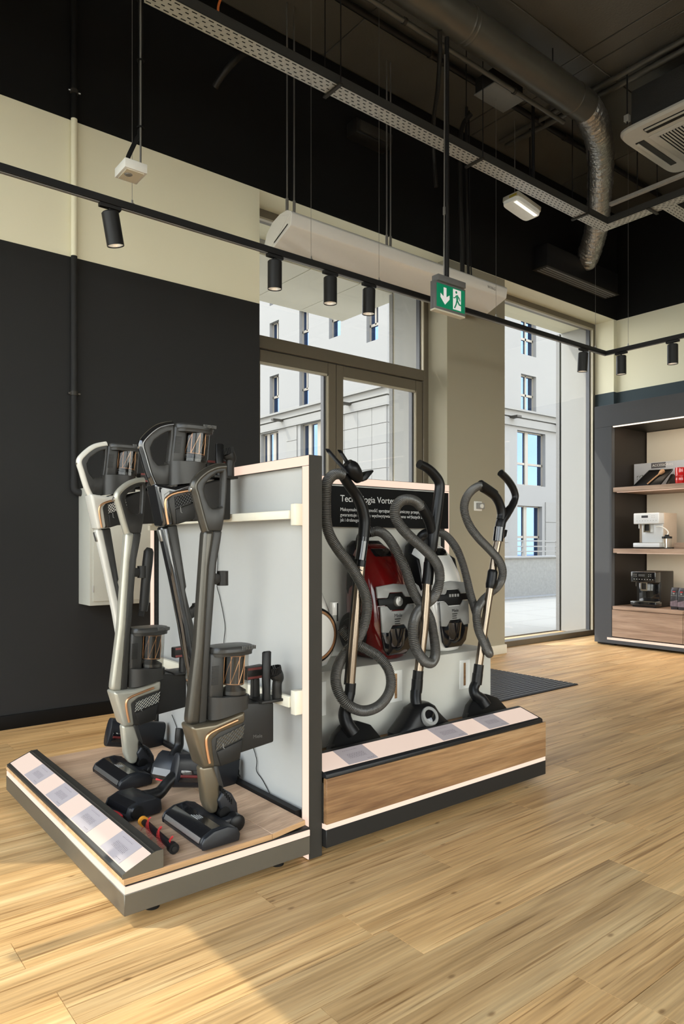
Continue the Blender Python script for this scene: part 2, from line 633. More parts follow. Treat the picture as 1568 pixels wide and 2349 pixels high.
struct('baseboard_back', MB().box(XL, 2.728, YW - 0.014, YW, 0, 0.082), M_black, bevel=0.003)
struct('baseboard_pier', MB().box(4.69, 5.535, YW - 0.016, 5.0, 0, 0.086), M_soffit, bevel=0.004)

# storefront glazing on the left wall; added window behind the camera as soft fill
def glazing(name, axis, c, a0, a1, z0, z1, mull, top=0.05):
    o = bpy.data.objects.new(name, None); C.objects.link(o)
    o.location = (c, a0, 0) if axis == 'x' else (a0, c, 0)
    o['kind'] = 'structure'
    def B(p0, p1, q0, q1, t0, t1):
        return MB().box(c + t0, c + t1, p0, p1, q0, q1) if axis == 'x' else MB().box(p0, p1, c + t0, c + t1, q0, q1)
    f = 0.05
    part('frame_bar', B(a0, a1, z1 - top, z1, -0.05, 0.03), M_bronze, o)
    part('frame_bar', B(a0, a1, z0, z0 + f, -0.05, 0.03), M_bronze, o)
    es = [a0] + list(mull) + [a1]
    for i, e in enumerate(es):
        d0, d1 = (0, 0.02) if i == 0 else ((-0.02, 0) if i == len(es) - 1 else (-0.03, 0.03))
        part('mullion', B(e + d0, e + d1, z0 + f, z1 - top, -0.05, 0.03), M_bronze, o)
    for a, b in zip(es, es[1:]):
        part('pane', B(a + 0.015, b - 0.015, z0 + f, z1 - top, -0.012, -0.006), M_clear, o)
    return o
glazing('window_3', 'x', XL - 0.12, -3.6, YW, 0.0, 3.80, (-2.0, -0.4, 1.2, 2.72), 0.12)
glazing('fill_window', 'y', YF - 0.12, -1.0, 6.6, 0.0, 3.40, (1.2, 3.0, 4.8))

# ---------------------------------------------------------------- glazed entrance (door_1) behind the display
door = bpy.data.objects.new('door_1', None); C.objects.link(door)
door.location = (3.7, 4.66, 0); door['kind'] = 'structure'
YD = 4.60
zt0, zt1 = (2.882, 4.6, 2.564)[2], (2.882, 4.6, 2.662)[2]     # transom bar
xr_f = 4.714
def fr(name, x0, x1, z0, z1, y0=YD, y1=YD + 0.10, m=M_bronze, b=0.003, parent=door):
    return part(name, MB().box(x0, x1, y0, y1, z0, z1), m, parent, bevel=b, seg=1)
fr('jamb', 2.728, 2.80, 0, 3.632)
fr('jamb', (4.642, 4.6, 2.459)[0], xr_f, 0, 3.632)
fr('head_bar', 2.80, (4.642, 4.6, 2.459)[0], 3.57, 3.632)
fr('transom_bar', 2.80, (4.642, 4.6, 2.459)[0], zt0, zt1, YD - 0.004, YD + 0.1)
xj = (4.642, 4.6, 2.459)[0]
part('fanlight_pane', MB().box(2.80, xj, YD + 0.05, YD + 0.058, zt1, 3.57), M_solar, door)
part('gasket', MB().box(xj - 0.022, xj, YD + 0.03, YD + 0.075, zt1, 3.57), M_gasket, door)
part('glazing_bead', MB().box(xj - 0.008, xj + 0.004, YD - 0.003, YD + 0.03, zt1, 3.57), M_bronzel, door)
part('glazing_bead', MB().box(2.80, xj, YD - 0.003, YD + 0.03, 3.555, 3.57), M_bronzel, door)
xm = (3.629, 4.6, 2.324)[0]
for k, (a, b) in enumerate(((2.805, xm - 0.002), (xm + 0.002, xj - 0.004))):
    leaf = fr('door_leaf_stile', a, a + (0.075 if k else 0.085), 0.012, zt0 - 0.006, YD + 0.012, YD + 0.085)
    fr('stile', b - 0.085, b, 0.012, zt0 - 0.006, YD + 0.012, YD + 0.085, parent=leaf)
    fr('top_rail', a + 0.075, b - 0.085, zt0 - 0.10, zt0 - 0.006, YD + 0.012, YD + 0.085, parent=leaf)
    fr('bottom_rail', a + 0.075, b - 0.085, 0.012, 0.16, YD + 0.012, YD + 0.085, parent=leaf)
    part('pane', MB().box(a + 0.07, b - 0.08, YD + 0.045, YD + 0.053, 0.15, zt0 - 0.09), M_solar, leaf)
    part('gasket', MB().box(b - 0.117, b - 0.085, YD + 0.03, YD + 0.07, 0.16, zt0 - 0.10), M_gasket, leaf)
    part('glazing_bead', MB().box(b - 0.097, b - 0.082, YD + 0.006, YD + 0.03, 0.16, zt0 - 0.10), M_bronzel, leaf)
    part('glazing_bead', MB().box(a + 0.075, b - 0.085, YD + 0.006, YD + 0.03, zt0 - 0.118, zt0 - 0.10), M_bronzel, leaf)
part('threshold', MB().box(2.728, xr_f, YD - 0.02, 5.06, 0, 0.012), M_steel, door)

# ---------------------------------------------------------------- tall shop window (window_1) right of the pier
win = bpy.data.objects.new('window_1', None); C.objects.link(win)
win.location = (6.5, 4.66, 0); win['kind'] = 'structure'
fr('sill_bar', 5.519, 7.482, 0, 0.058, YD - 0.005, YD + 0.12, parent=win)
fr('head_bar', 5.519, 7.482, 3.575, 3.632, parent=win)
fr('jamb', 7.437, 7.482, 0.058, 3.575, parent=win)
fr('jamb', 5.519, 5.565, 0.058, 3.575, parent=win)
part('gasket', MB().box(7.405, 7.437, YD + 0.03, YD + 0.075, 0.058, 3.575), M_gasket, win)
part('glazing_bead', MB().box(7.422, 7.440, YD - 0.003, YD + 0.03, 0.058, 3.575), M_bronzel, win)
part('glazing_bead', MB().box(5.565, 7.437, YD - 0.003, YD + 0.03, 3.558, 3.575), M_bronzel, win)
part('pane', MB().box(5.56, 7.44, YD + 0.05, YD + 0.058, 0.05, 3.58), M_solar, win)

# white outer reveal linings and granite edges of the two openings
for k, (x0, xe) in enumerate(((4.705, 4.74), (7.482, 7.52))):
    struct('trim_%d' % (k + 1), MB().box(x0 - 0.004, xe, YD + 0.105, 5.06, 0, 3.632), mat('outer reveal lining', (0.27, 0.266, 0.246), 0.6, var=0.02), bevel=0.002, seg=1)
    struct('trim_%d' % (k + 3), MB().box(x0 - 0.006, xe + 0.5, 5.081, 5.13, 0, 3.632), M_granite)

# ================================================================== OUTSIDE
struct('ground', MB().box(-90, 110, 5.06, 130, -0.5, -0.06), M_pave)
struct('ground_street', MB().box(-90, XL - 0.3, -90, 5.06, -0.5, -0.06), M_pave)
struct('ground_front', MB().box(XL - 0.3, 60, -90, YF - 0.3, -0.5, -0.06), M_pave)
terr = struct('terrace', MB().box(1.0, 22, 5.13, 8.62, -0.06, -0.012), M_pave)
slab_me = None
for i in range(14):
    for j in range(4):
        x0 = 4.0 + i * 1.2; y0 = 5.14 + j * 0.87
        if slab_me is None:
            o = part('paving_slab', MB().box(x0 + 0.003, x0 + 1.197, y0 + 0.003, y0 + 0.867, -0.012, 0.0), M_pave, terr)
            slab_me = o
        else:
            o = slab_me.copy(); C.objects.link(o); o.location = (i * 1.2, j * 0.87, 0)

lw = thing('terrace_wall', 'low speckled concrete terrace wall with pale coping and railing outside the tall window', 'wall', (12, 8.7, -0.05))
part('wall_body', MB().box(2, 26, 8.6, 8.85, -0.05, 0.775), M_conc, lw)
part('coping', MB().box(2, 26, 8.56, 8.9, 0.775, 0.812), M_plaster, lw, bevel=0.006)
part('gutter_step', MB().box(2, 26, 8.35, 8.6, -0.05, 0.03), M_conc, lw)
for z in (0.905, 1.005, 1.115):
    part('rail', MB().box(2, 26, 8.70, 8.73, z - 0.012, z + 0.012), M_plaster, lw)
for k in range(20):
    x = 2.64 + 1.12 * k
    part('railing_post', MB().box(x - 0.03, x + 0.03, 8.695, 8.735, 0.812, 1.13), M_plaster, lw)

# canopy over the entrance, outside
can = thing('entrance_canopy', 'cream flat canopy soffit above the entrance outside the glass', 'canopy', (3.4, 5.3, 3.3))
part('canopy_slab', MB().box(0.2, 4.86, 5.08, 6.07, 3.53, 3.66), mat('canopy white', (0.5, 0.49, 0.45), 0.6), can)
for a, b in ((0.26, 0.84), (0.84, 1.41), (1.41, 1.98), (1.98, 2.56), (2.56, 3.13), (3.13, 3.71), (3.71, 4.284), (4.284, 4.858)):
    part('soffit_panel', MB().box(a + 0.004, b - 0.004, 5.085, 6.068, 3.514, 3.53), M_soffit, can, bevel=0.002, seg=1)

# ---------------------------------------------------------------- building across the terrace
XB, YB = 20.95, 23.0
bld = thing('office_building', 'pale stone office building with blue windows across the terrace', 'building', (28, 30, -0.06))
F1 = [  # (y0, y1, z0, z1) openings of the face looking left
    (31.6, 32.5, 8.05, 10.15), (31.6, 32.5, 11.0, 13.05), (28.9, 29.7, 8.05, 10.05), (28.9, 29.7, 11.0, 13.05),
    (26.3, 27.2, 11.0, 13.0), (23.6, 24.4, 10.2, 11.9), (35.0, 36.0, 8.05, 10.1), (35.0, 36.0, 11.0, 13.05),
    (31.65, 33.4, 3.4, 7.1), (27.5, 29.6, 3.4, 7.15), (35.2, 37.0, 3.4, 7.1), (28.9, 29.7, 14.0, 16.0), (31.6, 32.5, 14, 16)]
F2 = [(30.42, 31.72, 8.03, 9.97), (30.42, 31.72, 11.02, 12.93), (34.3, 35.6, 8.05, 10.0), (34.3, 35.6, 11.0, 12.93),
      (30.1, 32.54, 4.13, 6.98), (33.98, 36.4, 4.13, 7.0), (30.12, 32.25, 0.3, 3.04), (33.98, 36.2, 0.3, 3.04),
      (26.2, 27.5, 8.03, 9.97), (26.2, 27.5, 11.02, 12.93), (26.0, 28.4, 4.13, 6.98), (38.4, 39.7, 8.03, 9.97), (38.4, 39.7, 11.0, 12.93),
      (30.42, 31.72, 14.0, 15.9), (34.3, 35.6, 14.0, 15.9)]
def facade(mb, face, c, a0, a1, z0, z1, holes, depth=0.32):
    us = sorted({a0, a1} | {v for h in holes for v in h[:2]})
    zs = sorted({z0, z1} | {v for h in holes for v in h[2:]})
    P = (lambda u, z, d=0.0: (c + d, u, z)) if face == 'x' else (lambda u, z, d=0.0: (u, c + d, z))
    for i in range(len(us) - 1):
        for j in range(len(zs) - 1):
            um, zm = (us[i] + us[i + 1]) / 2, (zs[j] + zs[j + 1]) / 2
            if any(h[0] < um < h[1] and h[2] < zm < h[3] for h in holes):
                continue
            mb.add([P(us[i], zs[j]), P(us[i + 1], zs[j]), P(us[i + 1], zs[j + 1]), P(us[i], zs[j + 1])], [(0, 1, 2, 3)])
    for h in holes:
        q = [P(h[0], h[2]), P(h[1], h[2]), P(h[1], h[3]), P(h[0], h[3])]
        b = [P(h[0], h[2], depth), P(h[1], h[2], depth), P(h[1], h[3], depth), P(h[0], h[3], depth)]
        mb.add(q + b, [(0, 1, 5, 4), (1, 2, 6, 5), (2, 3, 7, 6), (3, 0, 4, 7), (4, 5, 6, 7)])
m = MB()
facade(m, 'x', XB, YB, 52, -0.06, 22, F1)
facade(m, 'y', YB, XB, 60, -0.06, 22, F2)
m.box(XB + 0.5, 60, YB + 0.5, 52, 21.5, 22)
part('facade_wall', m, M_plaster, bld)
def fwin(face, c, h):
    a0, a1, z0, z1 = h
    d = 0.24
    def B(u0, u1, w0, w1, t0, t1):
        return MB().box(c + d + t0, c + d + t1, u0, u1, w0, w1) if face == 'x' else MB().box(u0, u1, c + d + t0, c + d + t1, w0, w1)
    w = part('window', B(a0, a1, z0, z1, 0.03, 0.05), M_sky_glass, bld)
    f = 0.06
    part('window_frame', B(a0, a0 + f, z0, z1, -0.03, 0.04), M_fframe, w)
    part('window_frame', B(a1 - f, a1, z0, z1, -0.03, 0.04), M_fframe, w)
    part('window_frame', B(a0, a1, z0, z0 + f, -0.03, 0.04), M_fframe, w)
    part('window_frame', B(a0, a1, z1 - f, z1, -0.03, 0.04), M_fframe, w)
    big = (a1 - a0) > 1.6
    zc = z0 + (z1 - z0) * (0.40 if big else 0.46)
    part('window_frame', B(a0, a1, zc - 0.06, zc + 0.06, -0.03, 0.04), M_fframe, w)
    um = (a0 + a1) / 2
    if big:
        for q in (0.36, 0.72) if face == 'x' else (0.42,):
            u = a0 + (a1 - a0) * q
            part('window_frame', B(u - 0.13, u + 0.13, z0, z1, -0.05, 0.04), M_fframe, w)
    else:
        part('window_frame', B(um - 0.05, um + 0.05, z0 if face == 'y' else zc, z1, -0.03, 0.04), M_fframe, w)
for h in F1:
    fwin('x', XB, h)
for h in F2:
    fwin('y', YB, h)
# cornice bands wrap the corner
def band(z0, z1, t, mm=M_stone):
    p = [(XB - t, YB - t), (60, YB - t), (60, YB + 0.02), (XB + 0.02, YB + 0.02), (XB + 0.02, 52), (XB - t, 52)]
    return part('cornice', MB().prism(p, 'z', z0, z1), mm, bld)
band(7.92, 8.02, 0.30)
band(7.62, 7.92, 0.16)
band(7.16, 7.56, 0.12)
# stone slabs of the lower storeys
def slabs(face, c, a0, a1, holes, step, t=0.05):
    zs = [0.0, 1.1, 2.2, 3.3, 4.4, 5.5, 6.4, 7.16]
    u = a0
    n = 0
    while u < a1 - 0.05:
        u1 = min(u + step, a1)
        for z0, z1 in zip(zs, zs[1:]):
            if any(h[0] < u1 - 0.02 and h[1] > u + 0.02 and h[2] < z1 - 0.02 and h[3] > z0 + 0.02 for h in holes):
                continue
            g = 0.012
            b = MB().box(c - t, c + 0.01, u + g, u1 - g, z0 + g, z1 - g) if face == 'x' else MB().box(u + g, u1 - g, c - t, c + 0.01, z0 + g, z1 - g)
            part('stone_slab', b, M_stone, bld)
            n += 1
        u = u1
slabs('x', XB, YB, 37.5, F1, 0.98)
slabs('y', YB, XB, 36.5, F2, 1.05)
# short wall lamps on the frieze
for (x, y, ax) in ((XB, 31.1, 'x'), (XB, 25.45, 'x'), (0, 29.5, 'y'), (0, 33.5, 'y'), (0, 25.5, 'y')):
    if ax == 'x':
        part('facade_lamp', MB().box(XB - 0.75, XB - 0.02, y - 0.11, y + 0.11, 7.50, 7.60), M_anth, bld)
    else:
        part('facade_lamp', MB().box(y - 0.18, y + 0.18, YB - 0.6, YB - 0.02, 7.50, 7.60), M_anth, bld)

# ================================================================== DISPLAY STAND, LEFT BAY (stick vacuums)
def card_mat():
    """grey paper card with rows of tiny dark print; rows run along local X of the generated box"""
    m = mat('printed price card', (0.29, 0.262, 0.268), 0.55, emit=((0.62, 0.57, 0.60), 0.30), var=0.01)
    n = m.node_tree
    p = n.nodes['Principled BSDF']
    t = n.nodes.new('ShaderNodeTexCoord')
    uv = n.nodes.new('ShaderNodeSeparateXYZ')
    n.links.new(t.outputs['UV'], uv.inputs[0])
    br = n.nodes.new('ShaderNodeTexBrick')
    br.inputs['Color1'].default_value = (0.03, 0.028, 0.03, 1)
    br.inputs['Color2'].default_value = (0.10, 0.09, 0.095, 1)
    br.inputs['Mortar'].default_value = (0.29, 0.262, 0.268, 1)
    br.inputs['Scale'].default_value = 1
    br.inputs['Brick Width'].default_value = 0.06
    br.inputs['Row Height'].default_value = 0.05
    br.inputs['Mortar Size'].default_value = 0.017
    br.inputs['Mortar Smooth'].default_value = 0.3
    n.links.new(t.outputs['UV'], br.inputs['Vector'])
    def cmp(sock, v, op):
        q = n.nodes.new('ShaderNodeMath'); q.operation = op
        n.links.new(sock, q.inputs[0]); q.inputs[1].default_value = v
        return q.outputs[0]
    def mul(a, b):
        q = n.nodes.new('ShaderNodeMath'); q.operation = 'MULTIPLY'
        n.links.new(a, q.inputs[0]); n.links.new(b, q.inputs[1])
        return q.outputs[0]
    def addn(a, b):
        q = n.nodes.new('ShaderNodeMath'); q.operation = 'MAXIMUM'
        n.links.new(a, q.inputs[0]); n.links.new(b, q.inputs[1])
        return q.outputs[0]
    def win(x0, x1, y0, y1):
        a = mul(cmp(uv.outputs['X'], x0, 'GREATER_THAN'), cmp(uv.outputs['X'], x1, 'LESS_THAN'))
        b = mul(cmp(uv.outputs['Y'], y0, 'GREATER_THAN'), cmp(uv.outputs['Y'], y1, 'LESS_THAN'))
        return mul(a, b)
    k = addn(addn(win(0.22, 0.72, 0.82, 0.87), win(0.22, 0.80, 0.32, 0.62)), win(0.70, 0.93, 0.08, 0.14))
    h = n.nodes.new('ShaderNodeMixRGB')
    h.inputs['Color1'].default_value = (0.29, 0.262, 0.268, 1)
    n.links.new(k, h.inputs['Fac'])
    n.links.new(br.outputs['Color'], h.inputs['Color2'])
    n.links.new(h.outputs[0], p.inputs['Base Color'])
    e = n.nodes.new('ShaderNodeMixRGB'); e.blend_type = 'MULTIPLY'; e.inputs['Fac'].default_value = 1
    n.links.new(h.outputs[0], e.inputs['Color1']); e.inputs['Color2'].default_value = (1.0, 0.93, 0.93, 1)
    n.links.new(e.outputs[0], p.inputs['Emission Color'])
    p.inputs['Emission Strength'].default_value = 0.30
    return m
M_card = card_mat()

def price_card(corners, label):
    """corners: bl, br, tr, tl of the print (world); a thin paper card with its own print layout"""
    bl, br_, tr, tl = [Vector(c) for c in corners]
    nrm = (br_ - bl).cross(tl - bl).normalized() * 0.0012
    me = bpy.data.meshes.new('price_card')
    o = bpy.data.objects.new('price_card', me)
    C.objects.link(o)
    org = (bl + tr) / 2
    o.location = org
    vs = [p - org for p in (bl, br_, tr, tl)] + [p - org + nrm for p in (bl, br_, tr, tl)]
    me.from_pydata([tuple(v) for v in vs], [], [(3, 2, 1, 0), (4, 5, 6, 7), (0, 1, 5, 4), (1, 2, 6, 5), (2, 3, 7, 6), (3, 0, 4, 7)])
    uvl = me.uv_layers.new(name='UVMap')
    uvs = [(0, 0), (1, 0), (1, 1), (0, 1)]
    for poly in me.polygons:
        for li in poly.loop_indices:
            uvl.data[li].uv = uvs[me.loops[li].vertex_index % 4]
    me.materials.append(M_card)
    tag(o, label, 'price card', 'price cards on the lit rails')
    return o

PX0, PX1, PY0, PY1 = 0.752, 1.390, 1.908, 3.205
bay = thing('display_stand', 'wood topped display platform with lit edge and white back panel holding stick vacuums', 'display stand', (1.1, 2.55, 0.0))
sk = MB()
sk.box(PX0, PX1, PY0, PY1, 0.03, 0.091)
part('skirt', sk, M_skirt, bay, bevel=0.002, seg=1)
part('light_strip', MB().box(PX0 + 0.0015, PX1, PY0 + 0.0015, PY1 - 0.0015, 0.091, 0.110), M_led, bay)
part('shadow_gap', MB().box(PX0 + 0.006, PX1, PY0 + 0.006, PY1 - 0.006, 0.110, 0.118), M_dgrey, bay)
dk = part('deck_board', MB().box(PX0, 1.24, PY0 + 0.003, PY1, 0.117, 0.135), M_deck, bay, bevel=0.0012, seg=1)
dk.data.materials[0] = M_deck
part('board_edge', MB().box(PX0 - 0.0006, PX0 + 0.001, PY0 + 0.002, PY1, 0.1172, 0.1342), M_edge, dk)
part('board_edge', MB().box(PX0, 1.24, PY0 + 0.0018, PY0 + 0.0035, 0.1172, 0.1342), M_edge, dk)
d2 = part('deck_board', MB().prism([(1.2415, 0.117), (1.372, 0.131), (1.370, 0.149), (1.2415, 0.135)], 'y', PY0 + 0.003, PY1), M_deck, bay, bevel=0.0012, seg=1)
part('board_edge', MB().prism([(1.2418, 0.1172), (1.372, 0.1312), (1.3702, 0.1482), (1.2418, 0.1342)], 'y', PY0 + 0.0018, PY0 + 0.0035), M_edge, d2)
part('brush_strip', MB().box(1.372, 1.396, PY0 + 0.06, PY1 - 0.04, 0.118, 0.160), M_black, bay)
for x, y in ((0.86, 1.97), (1.30, 1.97), (0.86, 3.12), (1.30, 3.12)):
    part('foot', MB().lathe([(0.022, 0), (0.022, 0.008), (0.012, 0.012), (0.012, 0.031)], (x, y, 0)), M_black, bay, smooth=40)
# spine panel between the bays
SX0, SX1, ZT = 1.393, 1.450, 1.368
part('frame_post', MB().box(SX0 + 0.002, SX1, 1.920, 1.958, 0.004, ZT), M_anth, bay, bevel=0.0015, seg=1)
part('frame_post', MB().box(SX0 + 0.002, SX1, 3.170, 3.208, 0.004, ZT), M_anth, bay, bevel=0.0015, seg=1)
part('frame_rail', MB().box(SX0 + 0.002, SX1, 1.958, 3.170, 1.333, ZT), M_anth, bay, bevel=0.0015, seg=1)
part('frame_rail', MB().box(SX0 + 0.010, SX1, 1.958, 3.170, 0.004, 0.09), M_anth, bay)
part('light_strip', MB().box(SX0 - 0.001, SX0 + 0.003, 1.922, 1.9565, 0.006, 1.331), M_led, bay)
part('light_strip', MB().box(SX0 - 0.001, SX0 + 0.003, 3.1715, 3.206, 0.006, 1.331), M_led, bay)
part('light_strip', MB().box(SX0 - 0.001, SX0 + 0.003, 1.922, 3.206, 1.333, 1.366), M_led, bay)
M_pan = mat('pale grey back panel', (0.385, 0.385, 0.365), 0.5, var=0.015)
part('back_panel', MB().box(1.412, 1.440, 1.972, 3.158, 0.10, 1.333), M_pan, bay)
for y in (1.9575, 3.1565):
    up = part('slotted_upright', MB().box(1.402, 1.412, y, y + 0.0145, 0.11, 1.333), M_dgrey, bay)
    sl = MB()
    for k in range(46):
        z = 0.14 + k * 0.0255
        sl.box(1.4012, 1.4024, y + 0.005, y + 0.0095, z, z + 0.015)
    part('slot_row', sl, M_black, up)
def crossbar(z0, z1):
    b = part('crossbar', MB().box(1.355, 1.375, 1.985, 3.150, z0, z1), M_cream, bay, bevel=0.003)
    for y in (1.955, 3.142):
        part('hook_plate', MB().box(1.362, 1.405, y, y + 0.028, z0 - 0.022, z1 + 0.022), M_cream, b, bevel=0.003)
crossbar(1.152, 1.182)
crossbar(0.510, 0.548)
# cords down the white panel
def cord(pts, label, r=0.0016, name='power_cord', cat='cord'):
    o = part(name, MB().tube(bez(pts, 6), r, 6), M_black, None, smooth=60, loc=pts[-1])
    return tag(o, label, cat, 'cords on the white panel')
cord([(1.405, 2.566, 1.09), (1.407, 2.573, 0.991), (1.405, 2.577, 0.902), (1.408, 2.557, 0.849), (1.407, 2.526, 0.781), (1.408, 2.514, 0.729), (1.405, 2.519, 0.658), (1.4, 2.507, 0.52), (1.4, 2.5, 0.381)], 'thin black cord dropping from the upper dock down the white panel')
cord([(1.405, 2.32, 0.331), (1.407, 2.274, 0.259), (1.406, 2.272, 0.214), (1.408, 2.232, 0.188), (1.405, 2.174, 0.148), (1.4, 2.152, 0.116), (1.39, 2.145, 0.101)], 'thin black cord curving to the deck under the front dock')
cord([(1.405, 2.999, 0.286), (1.407, 2.967, 0.252), (1.405, 2.927, 0.211), (1.4, 2.899, 0.189)], 'short thin black cord hanging behind the white stick vacuum')
pts = []
for k in range(34):
    a = k * 0.75
    pts.append((1.385 + 0.006 * math.sin(a * 2.3), (1.39, 2.38, 0.203)[1] + 0.013 * math.sin(a) , (1.39, 2.38, 0.203)[2] + 0.036 * math.cos(a * 0.52)))
o = part('cord_bundle', MB().tube(bez(pts + [(1.395, 2.382, 0.134)], 4), 0.0018, 6), M_black, None, smooth=60, loc=(1.395, 2.382, 0.134))
tag(o, 'bundled black cord coiled in front of the white panel', 'cord', 'cords on the white panel')

# sloped, lit price rail on the front of the deck
pr = thing('price_rail', 'sloped grey price rail with lit top along the deck front edge', 'price rail', (0.81, 2.54, 0.135))
part('housing', MB().prism([(0.7475, 0.1352), (0.7475, 0.1462), (0.8360, 0.1835), (0.8470, 0.1868), (0.8680, 0.1868), (0.8680, 0.1352)], 'y', 1.912, 3.170), M_anth, pr, bevel=0.0012, seg=1)
def slope(x, up=0.0):
    return 0.1462 + (x - 0.7475) * (0.1835 - 0.1462) / (0.8360 - 0.7475) + up
part('lit_top', MB().prism([(0.7585, slope(0.7585, 0.0002)), (0.8330, slope(0.8330, 0.0002)), (0.8322, slope(0.8330, 0.0016)), (0.7577, slope(0.7585, 0.0016))], 'y', 1.9135, 3.160), M_ledtop, pr)
part('top_lip', MB().box(0.8400, 0.8440, 1.912, 3.170, 0.1845, 0.1885), M_anth, pr)
part('end_cap', MB().prism([(0.7470, 0.1352), (0.7470, 0.1466), (0.8360, 0.1842), (0.8470, 0.1874), (0.8685, 0.1874), (0.8685, 0.1352)], 'y', 1.9095, 1.912), M_skirt, pr)
part('end_cap', MB().prism([(0.7470, 0.1352), (0.7470, 0.1466), (0.8360, 0.1842), (0.8470, 0.1874), (0.8685, 0.1874), (0.8685, 0.1352)], 'y', 3.170, 3.1725), M_skirt, pr)
for y, l in ((2.045, 'grey price card nearest the camera on the left rail'), (2.318, 'second grey price card from the camera on the left rail'),
             (2.602, 'third grey price card from the camera on the left rail'), (2.885, 'farthest grey price card on the left rail')):
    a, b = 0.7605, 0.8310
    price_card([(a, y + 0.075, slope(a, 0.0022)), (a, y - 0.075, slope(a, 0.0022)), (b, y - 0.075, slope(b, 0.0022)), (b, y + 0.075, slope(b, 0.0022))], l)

# ================================================================== DISPLAY STAND, RIGHT BAY (canister vacuums)
bay2 = thing('display_stand', 'wood fronted display stand with lit strip holding canister vacuums', 'display stand', (2.07, 2.2, 0))
QX0, QX1 = 1.4515, 2.690
part('skirt', MB().box(QX0, QX1, 1.899, 2.55, 0.034, 0.096), M_dgrey, bay2, bevel=0.002, seg=1)  # its shade is put into the colour: darker grey than the left skirt
part('light_strip', MB().box(QX0, QX1 - 0.0015, 1.9005, 2.54, 0.096, 0.113), M_led, bay2)
part('front_board', MB().box(QX0, QX1 - 0.003, 1.897, 1.915, 0.1145, 0.269), M_decky, bay2, bevel=0.001, seg=1)
part('carcass', MB().box(QX0, QX1 - 0.006, 1.915, 2.54, 0.1135, 0.252), M_anth, bay2)
part('deck_board', MB().box(QX0, QX1 - 0.004, 2.037, 2.20, 0.252, 0.268), M_decky, bay2)
for x in (1.56, 2.58):
    part('foot', MB().lathe([(0.022, 0), (0.022, 0.008), (0.012, 0.012), (0.012, 0.036)], (x, 1.99, 0)), M_black, bay2, smooth=40)
    part('foot', MB().lathe([(0.022, 0), (0.022, 0.008), (0.012, 0.012), (0.012, 0.036)], (x, 2.46, 0)), M_black, bay2, smooth=40)
M_riser = mat('off white riser', (0.47, 0.465, 0.42), 0.5, var=0.02)
rs = part('riser_box', MB().box(QX0, QX1 - 0.012, 2.202, 2.478, 0.252, 0.566), M_riser, bay2, bevel=0.002, seg=1)
for px in (1.645, 2.055, 2.49):
    part('slot_plate', MB().box(px - 0.035, px + 0.035, 2.1985, 2.2035, 0.395, 0.528), M_white, rs, bevel=0.001, seg=1)
    part('slot_plate', MB().box(px - 0.010, px + 0.004, 2.1978, 2.199, 0.41, 0.515), M_decky, rs)
part('back_panel', MB().box(QX0, QX1 - 0.03, 2.484, 2.515, 0.25, 1.345), M_riser, bay2)
part('frame_rail', MB().box(QX0, QX1 - 0.008, 2.476, 2.525, 1.333, 1.368), M_anth, bay2, bevel=0.0015, seg=1)
part('frame_post', MB().box(QX1 - 0.043, QX1 - 0.008, 2.476, 2.525, 0.12, 1.333), M_anth, bay2, bevel=0.0015, seg=1)
part('light_strip', MB().box(QX0, QX1 - 0.010, 2.4735, 2.4765, 1.335, 1.366), M_led, bay2)
part('light_strip', MB().box(QX1 - 0.041, QX1 - 0.010, 2.4735, 2.4765, 0.57, 1.333), M_led, bay2)
part('slotted_upright', MB().box(QX1 - 0.060, QX1 - 0.043, 2.474, 2.484, 0.57, 1.333), M_dgrey, bay2)
# black sign board with Polish text
sg = thing('sign_board', 'black sign board headed Technologia Vortex behind the hoses', 'sign', (2.1, 2.462, 1.13))
sx0 = (1.886, 2.455, 1.225)[0]; sx1 = (2.656, 2.455, 1.249)[0]
sz1 = (2.655, 2.455, 1.324)[2]; sz0 = (2.655, 2.455, 1.143)[2]
part('board', MB().box(sx0, sx1, 2.455, 2.468, sz0, sz1), M_board, sg, bevel=0.001, seg=1)
def sign_line(s, size, px, py, w):
    x, y, z = px
    t = text('lettering', s, size, (x, 2.4546, z), (1, 0, 0), (0, 0, 1), M_print, sg)
    mx_ = max(v.co.x for v in t.data.vertices); mn_ = min(v.co.x for v in t.data.vertices)
    k = w / (mx_ - mn_)
    for v in t.data.vertices:
        v.co.x = mn_ + (v.co.x - mn_) * k
sign_line('Technologia Vortex', 0.042, (1.954, 2.455, 1.256), 0, (2.293, 2.455, 1.259)[0] - (1.954, 2.455, 1.256)[0])
L0 = (1.954, 2.455, 1.214)[0]
sign_line('Maksymalna skuteczność sprzątania: dynamiczny przepływ powietrza', 0.0215, (1.954, 2.455, 1.214), 0, (2.56, 2.455, 1.214)[0] - L0)
sign_line('gwarantuje dokładne wychwytywanie zarówno większych zanieczyszczeń,', 0.0215, (1.954, 2.455, 1.19), 0, (2.592, 2.455, 1.188)[0] - L0)
sign_line('jak i drobnego kurzu.', 0.0215, (1.954, 2.455, 1.167), 0, (2.113, 2.455, 1.164)[0] - L0)
